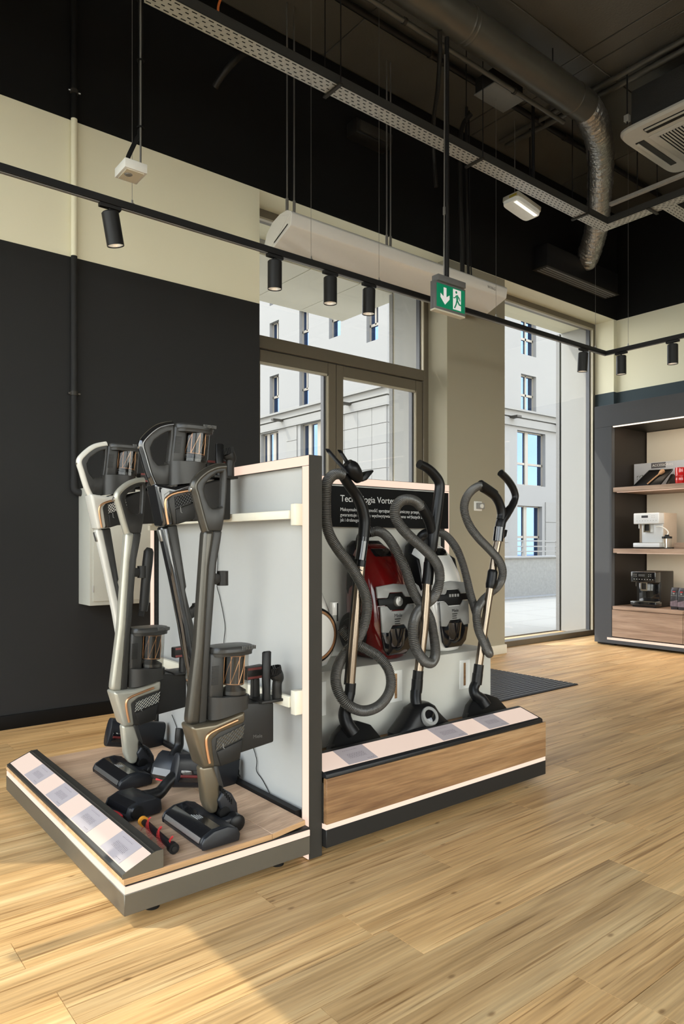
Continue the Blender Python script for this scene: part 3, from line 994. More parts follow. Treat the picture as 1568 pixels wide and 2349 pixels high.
# sloped lit price rail of the right bay
pr2 = thing('price_rail', 'sloped dark price rail with lit top above the wood front board', 'price rail', (2.06, 1.97, 0.27))
prof = [(1.9000, 0.2695), (1.9000, 0.2830), (1.9060, 0.2870), (2.0200, 0.3190), (2.0360, 0.3190), (2.0360, 0.2695)]
part('housing', MB().prism(prof, 'x', QX0, 2.668), M_blackm, pr2, bevel=0.0012, seg=1)
def slope2(y, up=0.0):
    return 0.2870 + (y - 1.9060) * (0.3190 - 0.2870) / (2.0200 - 1.9060) + up
part('lit_top', MB().prism([(1.915, slope2(1.915)), (2.012, slope2(2.012)), (2.0116, slope2(2.012, 0.0015)), (1.9146, slope2(1.915, 0.0015))], 'x', QX0, 2.656), M_ledtop, pr2)
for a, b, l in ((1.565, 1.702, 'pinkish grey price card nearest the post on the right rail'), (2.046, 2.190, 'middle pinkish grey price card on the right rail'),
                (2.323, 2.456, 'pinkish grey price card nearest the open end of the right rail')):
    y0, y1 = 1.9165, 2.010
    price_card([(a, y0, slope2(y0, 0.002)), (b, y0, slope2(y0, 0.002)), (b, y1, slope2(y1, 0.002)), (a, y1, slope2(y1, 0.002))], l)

# ================================================================== STICK VACUUMS
M_gm = mat('gunmetal lacquer', (0.060, 0.055, 0.045), 0.28, metal=0.6, var=0.03)
M_gml = mat('bronze lacquer', (0.13, 0.108, 0.073), 0.28, metal=0.6, var=0.03)
M_silver = mat('warm silver lacquer', (0.36, 0.345, 0.285), 0.28, metal=0.35, var=0.03)
M_ivory = mat('ivory white lacquer', (0.55, 0.53, 0.47), 0.22, coat=0.4, var=0.02)
M_piano = mat('piano black lacquer', (0.008, 0.008, 0.0085), 0.06, coat=0.9, var=0.02)
M_dkcol = mat('graphite plastic', (0.026, 0.025, 0.0225), 0.36, var=0.04, spec=0.35)
M_vent = mat('vent mesh', (0.025, 0.025, 0.025), 0.5)
M_navy = mat('blue black plastic', (0.010, 0.011, 0.0135), 0.36, spec=0.32)

def pxz(pts):
    return [(p[0], p[2]) for p in pts]
def slab(name, pts, yc, h, m, parent, bevel=0.008, seg=3):
    return part(name, MB().prism(pxz(pts), 'y', yc - h, yc + h), m, parent, bevel=bevel, seg=seg, smooth=50)
def mesh_vent(name, quad, yc, h, m_frame, parent):
    """Perforated side grille: dark plate with raised lozenge bars, on the camera side."""
    q = [Vector((p[0], 0, p[2])) for p in quad]          # top-left, top-right, bottom-right, bottom-left
    pl = part(name, MB().prism([(v.x, v.z) for v in q], 'y', yc - h - 0.001, yc + h + 0.001), M_vent, parent)
    def at(u, v):
        t = q[0].lerp(q[1], u); b = q[3].lerp(q[2], u)
        return t.lerp(b, v)
    mb = MB()
    nu, nv = 7, 3
    for k in range(-nv, nu + 1):
        for sgn in (1, -1):
            pts = []
            for s in range(nv + 1):
                u = (k + (s if sgn > 0 else nv - s)) / nu
                if 0 <= u <= 1:
                    p = at(u, s / nv)
                    pts.append((p.x, yc - h - 0.0015, p.z))
            if len(pts) > 1:
                mb.tube(pts, 0.0011, 4)
    part('vent_lattice', mb, m_frame, pl)
    return pl

def cup(root, lid_l, lid_r, cl_t, cl_b, lo_b, col, yc):
    """dust cup: lid, clear cylinder with copper cyclone cage, dark base, rear column. Points are world (x,y,z)."""
    ct = Vector(((cl_t[0][0] + cl_t[1][0]) / 2, yc, (cl_t[0][2] + cl_t[1][2]) / 2))
    cb = Vector(((cl_b[0][0] + cl_b[1][0]) / 2, yc, (cl_b[0][2] + cl_b[1][2]) / 2))
    ax = (ct - cb).normalized()
    R = (cl_t[1][0] - cl_t[0][0]) / 2
    L = (ct - cb).length
    part('dust_cup', MB().lathe([(R, 0), (R, L)], cb, ax, 28), M_cup, root, smooth=40)
    cg = part('cyclone_cage', MB().lathe([(R * 0.72, L * 0.24), (R * 0.72, L)], cb, ax, 24), M_dgrey, root, smooth=40)
    mb = MB()
    u = ax.orthogonal().normalized(); w = ax.cross(u)
    for k in range(8):
        a = 2 * math.pi * k / 8
        for b in (a, a + 0.9):
            mb.tube([cb + ax * (L * 0.26) + (u * math.cos(a) + w * math.sin(a)) * R * 0.74,
                     cb + ax * (L * 0.62) + (u * math.cos((a + b) / 2) + w * math.sin((a + b) / 2)) * R * 0.75,
                     cb + ax * (L * 0.97) + (u * math.cos(b) + w * math.sin(b)) * R * 0.74], 0.0011, 5)
    for f in (0.27, 0.97):
        mb.lathe([(R * 0.745, L * f - 0.0016), (R * 0.76, L * f), (R * 0.745, L * f + 0.0016)], cb, ax, 24, cap=False)
    part('copper_cage', mb, M_copper, cg)
    part('cup_base', MB().lathe([(R * 0.9, 0.002), (R * 0.9, L * 0.10), (R * 0.35, L * 0.22)], cb, ax, 24), M_dkcol, root, smooth=40)
    # lid
    lz = (lid_l[2] + lid_r[2]) / 2
    lc = Vector(((lid_l[0] + lid_r[0]) / 2, yc, lz))
    hx = (lid_r[0] - lid_l[0]) / 2 * 0.95
    rings = [srect(lc.x, yc, hx * a, R * b + 0.004, lc.z + d, 3.0) for a, b, d in ((0.96, 1.0, -0.022), (0.97, 1.02, -0.012), (1.0, 1.05, -0.010), (1.0, 1.05, 0.001), (0.95, 0.95, 0.008), (0.7, 0.7, 0.010))]
    ld = part('cup_lid', MB().loft(rings), M_dkcol, root, smooth=35)
    mb = MB()
    for k in range(9):
        x = lc.x + hx * (0.25 + 0.62 * k / 8)
        mb.box(x - 0.0011, x + 0.0011, yc - R * 1.04 - 0.0062, yc - R * 0.5, lc.z - 0.004, lc.z + 0.0075)
    part('lid_ribs', mb, mat('lid rib grey', (0.10, 0.098, 0.09), 0.4), ld)
    part('lid_latch', MB().box(lid_r[0] - 0.006, lid_r[0] + 0.006, yc - 0.012, yc + 0.012, lc.z - 0.012, lc.z + 0.001), M_dgrey, ld, bevel=0.002)
    # lower housing below the clear part
    x0, x1 = lo_b[0][0], lo_b[1][0]
    t0 = cl_b[0][2]
    rings = []
    for f in (0.0, 0.5, 1.0):
        zl = t0 + (lo_b[0][2] - t0) * f
        zr = cl_b[1][2] + (lo_b[1][2] - cl_b[1][2]) * f
        rg = srect((x0 + x1) / 2, yc, (x1 - x0) / 2, R * 1.06, 0, 2.8)
        rings.append([(x, y, zl + (zr - zl) * (x - x0) / (x1 - x0)) for x, y, z in rg])
    part('cup_housing', MB().loft(rings), M_dkcol, root, smooth=40)
    # ribbed rear column
    cp = pxz(col)
    cl = part('motor_column', MB().prism(cp, 'y', yc - R * 0.55, yc + R * 0.55), M_dkcol, root, bevel=0.010, seg=3)
    mb = MB()
    (xa, za), (xb, zb), (xc, zc_), (xd, zd) = cp
    for k in range(14):
        f = 0.30 + 0.40 * k / 13
        xx0 = xa + (xd - xa) * f; xx1 = xb + (xc - xb) * f; zz = za + (zd - za) * f
        mb.box(xx0 + 0.004, xx0 + (xx1 - xx0) * 0.55, yc - R * 0.55 - 0.0008, yc - R * 0.55 + 0.002, zz - 0.0012, zz + 0.0012)
    part('column_ribs', mb, M_dgrey, cl)

def handle(root, outer, inner, band, yc, m_body, m_core):
    part('handle', MB().ring_prism(pxz(outer), pxz(inner), 'y', yc - 0.0155, yc + 0.0155), m_core, root, bevel=0.007, seg=2, smooth=60)
    p = bez(band, 6)
    h = part('handle_shell', MB().tube(p, [0.0135] * len(p), 12), m_body, root, smooth=60)
    # squash the shell towards a flat oval, wider than the core
    for v in h.data.vertices:
        y = v.co.y + origin_of(root).y - yc
        v.co.y = yc + y * 1.35 - origin_of(root).y

def nozzle(root, X0, yc, zb, m_cap=M_navy, hw=0.145):
    """floor head: long axis along Y, brush window towards -X"""
    sec = [(X0, 0.004), (X0 - 0.002, 0.022), (X0 + 0.008, 0.040), (X0 + 0.040, 0.055), (X0 + 0.085, 0.058), (X0 + 0.120, 0.046), (X0 + 0.130, 0.026), (X0 + 0.126, 0.004)]
    sec = [(x, z + zb) for x, z in sec]
    b = part('floor_head', MB().prism(sec, 'y', yc - hw + 0.012, yc + hw - 0.012), M_navy, root, bevel=0.006, seg=2)
    for s in (-1, 1):
        e = [(x + (0.062 + X0 - x) * -0.02, z) for x, z in sec]
        part('end_cap', MB().prism(e, 'y', yc + s * (hw - 0.0115), yc + s * hw), m_cap, b, bevel=0.006, seg=2)
    win = [(X0 - 0.003, zb + 0.020), (X0 + 0.006, zb + 0.0405), (X0 + 0.040, zb + 0.0565), (X0 + 0.070, zb + 0.0585), (X0 + 0.070, zb + 0.050), (X0 + 0.03, zb + 0.045), (X0 + 0.004, zb + 0.022)]
    part('brush_window', MB().prism(win, 'y', yc - hw + 0.020, yc + hw - 0.020), M_blackg, b)
    mb = MB()
    for k in range(4):
        mb.box(X0 + 0.040 + k * 0.006, X0 + 0.0425 + k * 0.006, yc - 0.030, yc + 0.015 - 0.006 * k, zb + 0.0570 + 0.0004 * k, zb + 0.0588 + 0.0002 * k)
    part('print', mb, M_panelg, b)
    part('reflex_strip', MB().prism([(X0 - 0.0035, zb + 0.024), (X0 + 0.003, zb + 0.038), (X0 + 0.003, zb + 0.036), (X0 - 0.003, zb + 0.022)], 'y', yc - hw + 0.022, yc + hw - 0.022), M_steel, b)
    for s in (-1, 1):
        y0 = yc + s * 0.055
        w = part('wheel', MB().lathe([(0.020, -0.022), (0.0275, -0.017), (0.0275, 0.017), (0.022, 0.022)], (X0 + 0.162, y0, zb + 0.0275), (0, 1, 0), 20), M_blackp, root, smooth=35)
        part('wheel_arm', MB().prism([(X0 + 0.10, zb + 0.046), (X0 + 0.10, zb + 0.020), (X0 + 0.150, zb + 0.036), (X0 + 0.150, zb + 0.049)], 'y', y0 - 0.016, y0 + 0.016), M_navy, w, bevel=0.004)

def low_vac(dy, m_front, m_shell, label, tip=True):
    yc = 2.07
    root = thing('stick_vacuum', label, 'vacuum cleaner', (1.07, yc, 0.135), 'stick vacuums on the display')
    handle(root,
        [(1.156, 2.07, 1.33), (1.121, 2.07, 1.324), (1.086, 2.07, 1.306), (1.054, 2.07, 1.278), (1.044, 2.07, 1.254), (1.053, 2.07, 1.212), (1.076, 2.07, 1.142), (1.086, 2.07, 1.108), (1.141, 2.07, 1.109), (1.151, 2.07, 1.165), (1.158, 2.07, 1.238), (1.161, 2.07, 1.296)],
        [(1.145, 2.07, 1.305), (1.121, 2.07, 1.298), (1.098, 2.07, 1.281), (1.079, 2.07, 1.26), (1.076, 2.07, 1.241), (1.082, 2.07, 1.217), (1.095, 2.07, 1.192), (1.106, 2.07, 1.184), (1.124, 2.07, 1.185), (1.141, 2.07, 1.19), (1.143, 2.07, 1.23), (1.145, 2.07, 1.273)],
        [(1.156, 2.07, 1.323), (1.124, 2.07, 1.318), (1.087, 2.07, 1.301), (1.056, 2.07, 1.274), (1.045, 2.07, 1.251), (1.053, 2.07, 1.222), (1.068, 2.07, 1.17), (1.084, 2.07, 1.118), (1.092, 2.07, 1.104)], yc, m_front, M_dkcol)
    part('power_button', MB().lathe([(0.010, 0), (0.009, 0.004), (0.0, 0.005)], (1.034, 2.07, 1.244), (-1, 0, 0.25), 16), M_steel, root, smooth=40)
    slab('tube', [(1.075, 2.07, 1.111), (1.111, 2.07, 1.111), (1.092, 2.07, 0.993), (1.076, 2.07, 0.739), (1.057, 2.07, 0.487), (1.017, 2.07, 0.494), (1.019, 2.07, 0.521), (1.047, 2.07, 0.741), (1.067, 2.07, 1.008)], yc, 0.023, m_front, root, 0.012, 4)
    slab('tube_back', [(1.108, 2.07, 1.111), (1.141, 2.07, 1.112), (1.135, 2.07, 1.073), (1.121, 2.07, 1.006), (1.098, 2.07, 0.737), (1.084, 2.07, 0.49), (1.054, 2.07, 0.488), (1.071, 2.07, 0.739), (1.087, 2.07, 0.993)], yc, 0.017, M_dkcol, root, 0.007, 3)
    sh = slab('body_shell', [(1.017, 2.07, 0.492), (1.101, 2.07, 0.491), (1.213, 2.07, 0.515), (1.211, 2.07, 0.474), (1.117, 2.07, 0.455), (1.089, 2.07, 0.437), (1.101, 2.07, 0.349), (1.06, 2.07, 0.35)], yc, 0.046, m_shell, root, 0.012, 4)
    slab('body_core', [(1.062, 2.07, 0.475), (1.207, 2.07, 0.504), (1.196, 2.07, 0.355), (1.117, 2.07, 0.346), (1.086, 2.07, 0.352)], yc, 0.042, M_dkcol, root, 0.008, 3)
    mesh_vent('vent_grille', [(1.105, 2.07, 0.44), (1.207, 2.07, 0.469), (1.201, 2.07, 0.428), (1.101, 2.07, 0.404)], yc, 0.0445, m_shell, root)
    slab('battery', [(1.103, 2.07, 0.398), (1.201, 2.07, 0.423), (1.189, 2.07, 0.358), (1.119, 2.07, 0.347)], yc, 0.047, M_dgrey, root, 0.004, 2)
    part('battery_catch', MB().tube([(1.125, 2.022, 0.421), (1.126, 2.022, 0.407), (1.131, 2.022, 0.404)], 0.0013, 5), M_panelg, root)
    cpth = bez([(1.179, 2.022, 0.489), (1.12, 2.022, 0.475), (1.084, 2.022, 0.465), (1.068, 2.022, 0.453), (1.065, 2.022, 0.434), (1.07, 2.022, 0.4), (1.077, 2.022, 0.367)], 5)
    part('copper_trim', MB().tube(cpth, 0.0048, 8), M_copper, root, smooth=60)
    cup(root, (1.093, 2.07, 0.73), (1.257, 2.07, 0.715), ((1.145, 2.07, 0.704), (1.243, 2.07, 0.694)), ((1.14, 2.07, 0.572), (1.235, 2.07, 0.562)),
        ((1.089, 2.07, 0.496), (1.24, 2.07, 0.523)), ((1.095, 2.07, 0.714), (1.146, 2.07, 0.709), (1.14, 2.07, 0.56), (1.089, 2.07, 0.567)), yc)
    slab('neck', [(1.06, 2.07, 0.351), (1.108, 2.07, 0.348), (1.13, 2.07, 0.28), (1.129, 2.07, 0.224), (1.121, 2.07, 0.19), (1.098, 2.07, 0.19), (1.082, 2.07, 0.211), (1.073, 2.07, 0.236)], yc, 0.021, m_shell, root, 0.011, 4)
    slab('neck_back', [(1.105, 2.07, 0.348), (1.124, 2.07, 0.346), (1.146, 2.07, 0.271), (1.141, 2.07, 0.234), (1.124, 2.07, 0.218)], yc, 0.017, M_dkcol, root, 0.005, 2)
    el = slab('swivel_joint', [(1.116, 2.07, 0.232), (1.141, 2.07, 0.263), (1.169, 2.07, 0.246), (1.189, 2.07, 0.209), (1.194, 2.07, 0.164), (1.141, 2.07, 0.168), (1.13, 2.07, 0.2)], yc, 0.030, M_navy, root, 0.007, 3)
    mb = MB()
    for k in range(7):
        a = Vector((1.13, 2.07, 0.266)).lerp(Vector((1.166, 2.07, 0.217)), k / 6)
        mb.box(a.x - 0.0015, a.x + 0.0015, yc - 0.033, yc + 0.033, a.z - 0.006, a.z + 0.010)
    part('bellows', mb, M_black, el)
    part('joint_pin', MB().lathe([(0.02, -0.032), (0.02, 0.032)], (1.141, 2.07, 0.188), (0, 1, 0), 16), M_black, root, smooth=40)
    nozzle(root, 1.0, 2.065, 0.1355)
    # tool clip on the rear of the tube
    ck = slab('tool_clip', [(1.098, 2.07, 0.976), (1.13, 2.07, 0.969), (1.141, 2.07, 0.961), (1.141, 2.07, 0.946), (1.124, 2.07, 0.934), (1.095, 2.07, 0.938)], yc, 0.013, M_dgrey, root, 0.003, 2)
    part('clip_ring', MB().ring_prism([(1.150 + 0.019 * math.cos(a * math.pi / 8), yc + 0.019 * math.sin(a * math.pi / 8)) for a in range(16)],
                                      [(1.150 + 0.015 * math.cos(a * math.pi / 8), yc + 0.015 * math.sin(a * math.pi / 8)) for a in range(16)], 'z', (1.141, 2.07, 0.93)[2], (1.141, 2.07, 0.978)[2]), M_dgrey, ck, smooth=40)
    root.location.y += dy
    return root

def high_vac(dy, m_front, m_shell, label):
    yc = 2.40
    root = thing('stick_vacuum', label, 'vacuum cleaner', (1.2, yc, 0.15), 'stick vacuums on the display')
    handle(root,
        [(1.124, 2.4, 1.507), (1.092, 2.4, 1.497), (1.064, 2.4, 1.484), (1.029, 2.4, 1.456), (1.008, 2.4, 1.423), (1.018, 2.4, 1.382), (1.039, 2.4, 1.313), (1.054, 2.4, 1.278), (1.111, 2.4, 1.281), (1.119, 2.4, 1.366), (1.126, 2.4, 1.446), (1.128, 2.4, 1.486)],
        [(1.116, 2.4, 1.479), (1.099, 2.4, 1.472), (1.081, 2.4, 1.462), (1.05, 2.4, 1.438), (1.036, 2.4, 1.41), (1.041, 2.4, 1.384), (1.047, 2.4, 1.369), (1.064, 2.4, 1.35), (1.084, 2.4, 1.352), (1.104, 2.4, 1.357), (1.109, 2.4, 1.397), (1.114, 2.4, 1.445)],
        [(1.124, 2.4, 1.503), (1.092, 2.4, 1.495), (1.062, 2.4, 1.481), (1.028, 2.4, 1.451), (1.008, 2.4, 1.42), (1.019, 2.4, 1.377), (1.039, 2.4, 1.313), (1.059, 2.4, 1.271)], yc, m_front, M_dkcol)
    part('power_button', MB().lathe([(0.010, 0), (0.009, 0.004), (0.0, 0.005)], (1, 2.4, 1.413), (-1, 0, 0.3), 16), M_steel, root, smooth=40)
    sh = slab('body_shell', [(1.041, 2.4, 1.282), (1.118, 2.4, 1.272), (1.194, 2.4, 1.298), (1.194, 2.4, 1.268), (1.114, 2.4, 1.245), (1.097, 2.4, 1.224), (1.111, 2.4, 1.137), (1.074, 2.4, 1.128)], yc, 0.044, m_shell, root, 0.011, 4)
    slab('body_core', [(1.07, 2.4, 1.265), (1.194, 2.4, 1.287), (1.205, 2.4, 1.226), (1.19, 2.4, 1.157), (1.114, 2.4, 1.134)], yc, 0.040, M_dkcol, root, 0.008, 3)
    mesh_vent('vent_grille', [(1.116, 2.4, 1.237), (1.194, 2.4, 1.261), (1.203, 2.4, 1.227), (1.119, 2.4, 1.199)], yc, 0.0425, m_shell, root)
    slab('battery', [(1.119, 2.4, 1.194), (1.205, 2.4, 1.224), (1.192, 2.4, 1.159), (1.123, 2.4, 1.137)], yc, 0.046, M_dgrey, root, 0.004, 2)
    part('battery_catch', MB().tube([(1.136, 2.353, 1.201), (1.138, 2.353, 1.182), (1.143, 2.353, 1.18)], 0.0013, 5), M_panelg, root)
    cpth = bez([(1.171, 2.354, 1.262), (1.121, 2.354, 1.251), (1.091, 2.354, 1.238), (1.078, 2.354, 1.219), (1.081, 2.354, 1.18), (1.089, 2.354, 1.137)], 5)
    part('copper_trim', MB().tube(cpth, 0.0045, 8), M_copper, root, smooth=60)
    cup(root, (1.124, 2.4, 1.497), (1.286, 2.4, 1.501), ((1.169, 2.4, 1.482), (1.273, 2.4, 1.493)), ((1.161, 2.4, 1.366), (1.26, 2.4, 1.37)),
        ((1.104, 2.4, 1.279), (1.25, 2.4, 1.3)), ((1.126, 2.4, 1.5), (1.176, 2.4, 1.506), (1.162, 2.4, 1.359), (1.111, 2.4, 1.356)), yc)
    slab('tube', [(1.072, 2.4, 1.128), (1.102, 2.4, 1.132), (1.142, 2.4, 0.948), (1.182, 2.4, 0.766), (1.217, 2.4, 0.558), (1.239, 2.4, 0.392), (1.21, 2.4, 0.393), (1.187, 2.4, 0.562), (1.152, 2.4, 0.768), (1.114, 2.4, 0.949)], yc, 0.022, m_front, root, 0.010, 4)
    slab('tube_back', [(1.099, 2.4, 1.132), (1.138, 2.4, 1.137), (1.176, 2.4, 0.909), (1.171, 2.4, 0.899), (1.205, 2.4, 0.765), (1.24, 2.4, 0.556), (1.262, 2.4, 0.392), (1.235, 2.4, 0.393), (1.178, 2.4, 0.767), (1.138, 2.4, 0.949)], yc, 0.016, M_dkcol, root, 0.005, 2)
    part('tube_latch', MB().prism(pxz([(1.069, 2.4, 1.117), (1.082, 2.4, 1.12), (1.094, 2.4, 1.079), (1.08, 2.4, 1.076)]), 'y', yc - 0.012, yc + 0.012), M_steel, root, bevel=0.002)
    ck = slab('tool_clip', [(1.166, 2.4, 0.825), (1.198, 2.4, 0.827), (1.217, 2.4, 0.845), (1.221, 2.4, 0.803), (1.201, 2.4, 0.791), (1.176, 2.4, 0.78)], yc, 0.014, M_dgrey, root, 0.003, 2)
    cxr = (1.215, 2.4, 0.826)[0] + 0.012
    part('clip_ring', MB().ring_prism([(cxr + 0.020 * math.cos(a * math.pi / 8), yc + 0.020 * math.sin(a * math.pi / 8)) for a in range(16)],
                                      [(cxr + 0.016 * math.cos(a * math.pi / 8), yc + 0.016 * math.sin(a * math.pi / 8)) for a in range(16)], 'z', (1.215, 2.4, 0.8)[2], (1.215, 2.4, 0.845)[2]), M_dgrey, ck, smooth=40)
    # neck and hanging floor head, turned with its window to the room
    zt = (1.226, 2.4, 0.394)
    part('neck', MB().tube(bez([(1.215, yc, 0.405), (1.232, yc, 0.34), (1.245, yc - 0.006, 0.29), (1.252, yc - 0.008, 0.255)], 4), [0.021] * 8 + [0.024] * 5, 12), M_navy, root, smooth=50)
    hd = MB()
    sec = []
    for k in range(18):
        a = 2 * math.pi * k / 18
        sec.append((yc - 0.012 + 0.030 * math.copysign(abs(math.cos(a)) ** 0.7, math.cos(a)), 0.215 + 0.062 * math.copysign(abs(math.sin(a)) ** 0.75, math.sin(a))))
    hd.prism(sec, 'x', 1.125, 1.385)
    Rm = Matrix.Rotation(math.radians(13), 3, 'Y')
    hd.rot(Rm, (1.255, yc, 0.225))
    h = part('floor_head', hd, M_navy, root, bevel=0.006, seg=2)
    w = MB().box(1.137, 1.235, yc - 0.0445, yc - 0.036, 0.178, 0.222).rot(Rm, (1.255, yc, 0.225))
    part('brush_window', w, M_blackg, h, bevel=0.003)
    w = MB().tube([(1.14, yc - 0.0425, 0.20), (1.232, yc - 0.0425, 0.20)], 0.006, 8).rot(Rm, (1.255, yc, 0.225))
    part('brush_roller', w, mat('dark red roller', (0.10, 0.008, 0.008), 0.6), h, smooth=40)
    root.location.y += dy
    return root

low_vac(0.0, M_gm, M_gml, 'gunmetal stick vacuum with bronze body standing nearest the camera on the wooden deck')
low_vac(0.66, M_silver, M_silver, 'silver beige stick vacuum with low body standing second from the front on the deck')
high_vac(0.0, M_piano, M_piano, 'glossy black stick vacuum with copper trim and body at the top behind the gunmetal one')
high_vac(0.66, M_ivory, M_ivory, 'ivory white stick vacuum with body at the top at the far left of the deck')

# ---------------------------------------------------------------- charging docks on the crossbars
def dock(y0, pts, z_tray, label, logo=None):
    r = thing('charging_dock', label, 'charging dock', (1.355, y0, pts[0][2] - 0.05), 'charging docks')
    d = part('dock_body', MB().prism(pxz(pts), 'y', y0 - 0.045, y0 + 0.045), M_dgrey, r, bevel=0.006, seg=3)
    part('tool_tray', MB().box(1.270, 1.372, y0 - 0.058, y0 + 0.058, z_tray - 0.010, z_tray), M_dgrey, r, bevel=0.003)
    if logo:
        text('lettering', 'Miele', 0.017, logo, (1, 0, -0.06), (0, 0, 1), mat('dim grey print', (0.075, 0.072, 0.066), 0.5), r)
    return r
dA = [(1.189, 2.03, 0.503), (1.219, 2.03, 0.539), (1.326, 2.03, 0.524), (1.326, 2.03, 0.389), (1.166, 2.03, 0.372), (1.178, 2.03, 0.447)]
dock(2.075, dA, (1.294, 2.03, 0.537)[2], 'dark grey charging dock beside the gunmetal vacuum body', (1.242, 2.029, 0.416))
dock(2.735, dA, (1.294, 2.03, 0.537)[2], 'dark grey charging dock behind the silver beige vacuum body')
dD = [(1.171, 2.36, 1.255), (1.238, 2.36, 1.293), (1.348, 2.36, 1.322), (1.346, 2.36, 1.16), (1.185, 2.36, 1.15)]
dock(2.405, dD, (1.329, 2.36, 1.325)[2], 'dark grey charging dock at the top beside the glossy black vacuum')
dock(3.065, dD, (1.329, 2.36, 1.325)[2], 'dark grey charging dock at the top behind the ivory vacuum')

# ---------------------------------------------------------------- small tools
def crevice(p, h, label, rot=0.0):
    x, y, z = p
    o = MB().loft([srect(x, y, 0.014, 0.014, z, 2.2, 16), srect(x, y, 0.014, 0.014, z + h * 0.25, 2.2, 16), srect(x, y, 0.016, 0.008, z + h * 0.45, 3, 16), srect(x + 0.002, y, 0.017, 0.0065, z + h * 0.98, 3, 16), srect(x + 0.002, y, 0.012, 0.005, z + h, 3, 16)])
    q = part('crevice_tool', o, M_blackp, None, smooth=40, loc=p)
    return tag(q, label, 'vacuum tool', 'small vacuum tools')
def dusting(p, label, m=M_dgrey):
    x, y, z = p
    t = thing('dusting_brush', label, 'vacuum tool', p, 'small vacuum tools')
    part('socket', MB().tube(bez([(x, y, z), (x, y, z + 0.045), (x + 0.004, y, z + 0.065), (x - 0.006, y, z + 0.085)], 4), [0.017] * 7 + [0.019, 0.021, 0.0225, 0.0235, 0.024, 0.024], 16), m, t, smooth=50)
    mb = MB()
    ax = Vector((-0.25, 0, 1)).normalized()
    c = Vector((x - 0.006, y, z + 0.084))
    u = ax.orthogonal().normalized(); w = ax.cross(u)
    for k in range(22):
        a = 2 * math.pi * k / 22
        d = u * math.cos(a) + w * math.sin(a)
        mb.tube([c + d * 0.0205, c + d * 0.0215 + ax * 0.024], 0.003, 5)
    part('bristles', mb, M_black, t)
    return t
def upholstery(p, label, hz=0.055):
    x, y, z = p
    t = thing('upholstery_tool', label, 'vacuum tool', p, 'small vacuum tools')
    part('socket', MB().lathe([(0.017, 0), (0.016, hz), (0.014, hz + 0.01)], p, (0, 0, 1), 16), M_dgrey, t, smooth=40)
    part('head', MB().prism([(x - 0.045, z + hz + 0.006), (x + 0.045, z + hz + 0.010), (x + 0.055, z + hz + 0.030), (x + 0.030, z + hz + 0.052), (x - 0.045, z + hz + 0.048)], 'y', y - 0.020, y + 0.020), M_dgrey, t, bevel=0.004)
    for dz in (0.014, 0.044):
        part('red_strip', MB().box(x - 0.043, x + 0.034, y - 0.0215, y - 0.0195, z + hz + dz - 0.004, z + hz + dz + 0.004), mat('dull red strip', (0.16, 0.035, 0.03), 0.7), t)
    return t
zA = (1.294, 2.03, 0.537)[2]; zD = (1.329, 2.36, 1.325)[2]
crevice((1.298, 2.035, zA), 0.165, 'flat black crevice tool upright on the dock of the gunmetal vacuum')
dusting((1.345, 2.040, zA), 'round dusting brush beside the crevice tool on the front lower dock')
upholstery((1.300, 2.110, zA), 'upholstery nozzle with red strips on the dock behind the gunmetal vacuum')
upholstery((1.315, 2.700, zA), 'upholstery nozzle with red strips on the dock behind the silver beige vacuum')
o = part('tool_peg', MB().lathe([(0.016, 0), (0.016, 0.022), (0.012, 0.026)], (1.345, 2.765, zA), (0, 0, 1), 16), M_dgrey, None, smooth=40, loc=(1.345, 2.765, zA))
tag(o, 'short empty tool peg on the dock behind the silver beige vacuum', 'tool peg')
crevice((1.300, 2.365, zD), 0.120, 'flat black crevice tool upright on the top dock beside the black vacuum')
dusting((1.345, 2.365, zD), 'round dusting brush at the top dock against the lit panel edge')
upholstery((1.318, 2.430, zD), 'upholstery nozzle with red strips on the top dock behind the black vacuum', 0.012)
upholstery((1.318, 3.060, zD), 'upholstery nozzle with red strips on the top dock behind the ivory vacuum', 0.012)
t = thing('brush_nozzle_tool', 'dark nozzle with bristled end clipped along the silver beige vacuum tube', 'vacuum tool', (1.152, 2.73, 0.79), 'small vacuum tools')
part('barrel', MB().tube([(1.154, 2.73, 0.795), (1.158, 2.73, 0.825), (1.165, 2.73, 0.913), (1.173, 2.73, 0.992), (1.178, 2.73, 1.036), (1.182, 2.73, 1.05)], [0.016, 0.019, 0.019, 0.021, 0.020, 0.012], 14), M_dgrey, t, smooth=50)
mb = MB()
a = Vector((1.154, 2.73, 0.798)); b = Vector((1.136, 2.73, 0.803))
for k in range(9):
    c = a.lerp(b, k / 8 - 0.2)
    mb.tube([c, c + Vector((-0.004, 0, -0.024))], 0.003, 5)
part('bristles', mb, M_black, t)

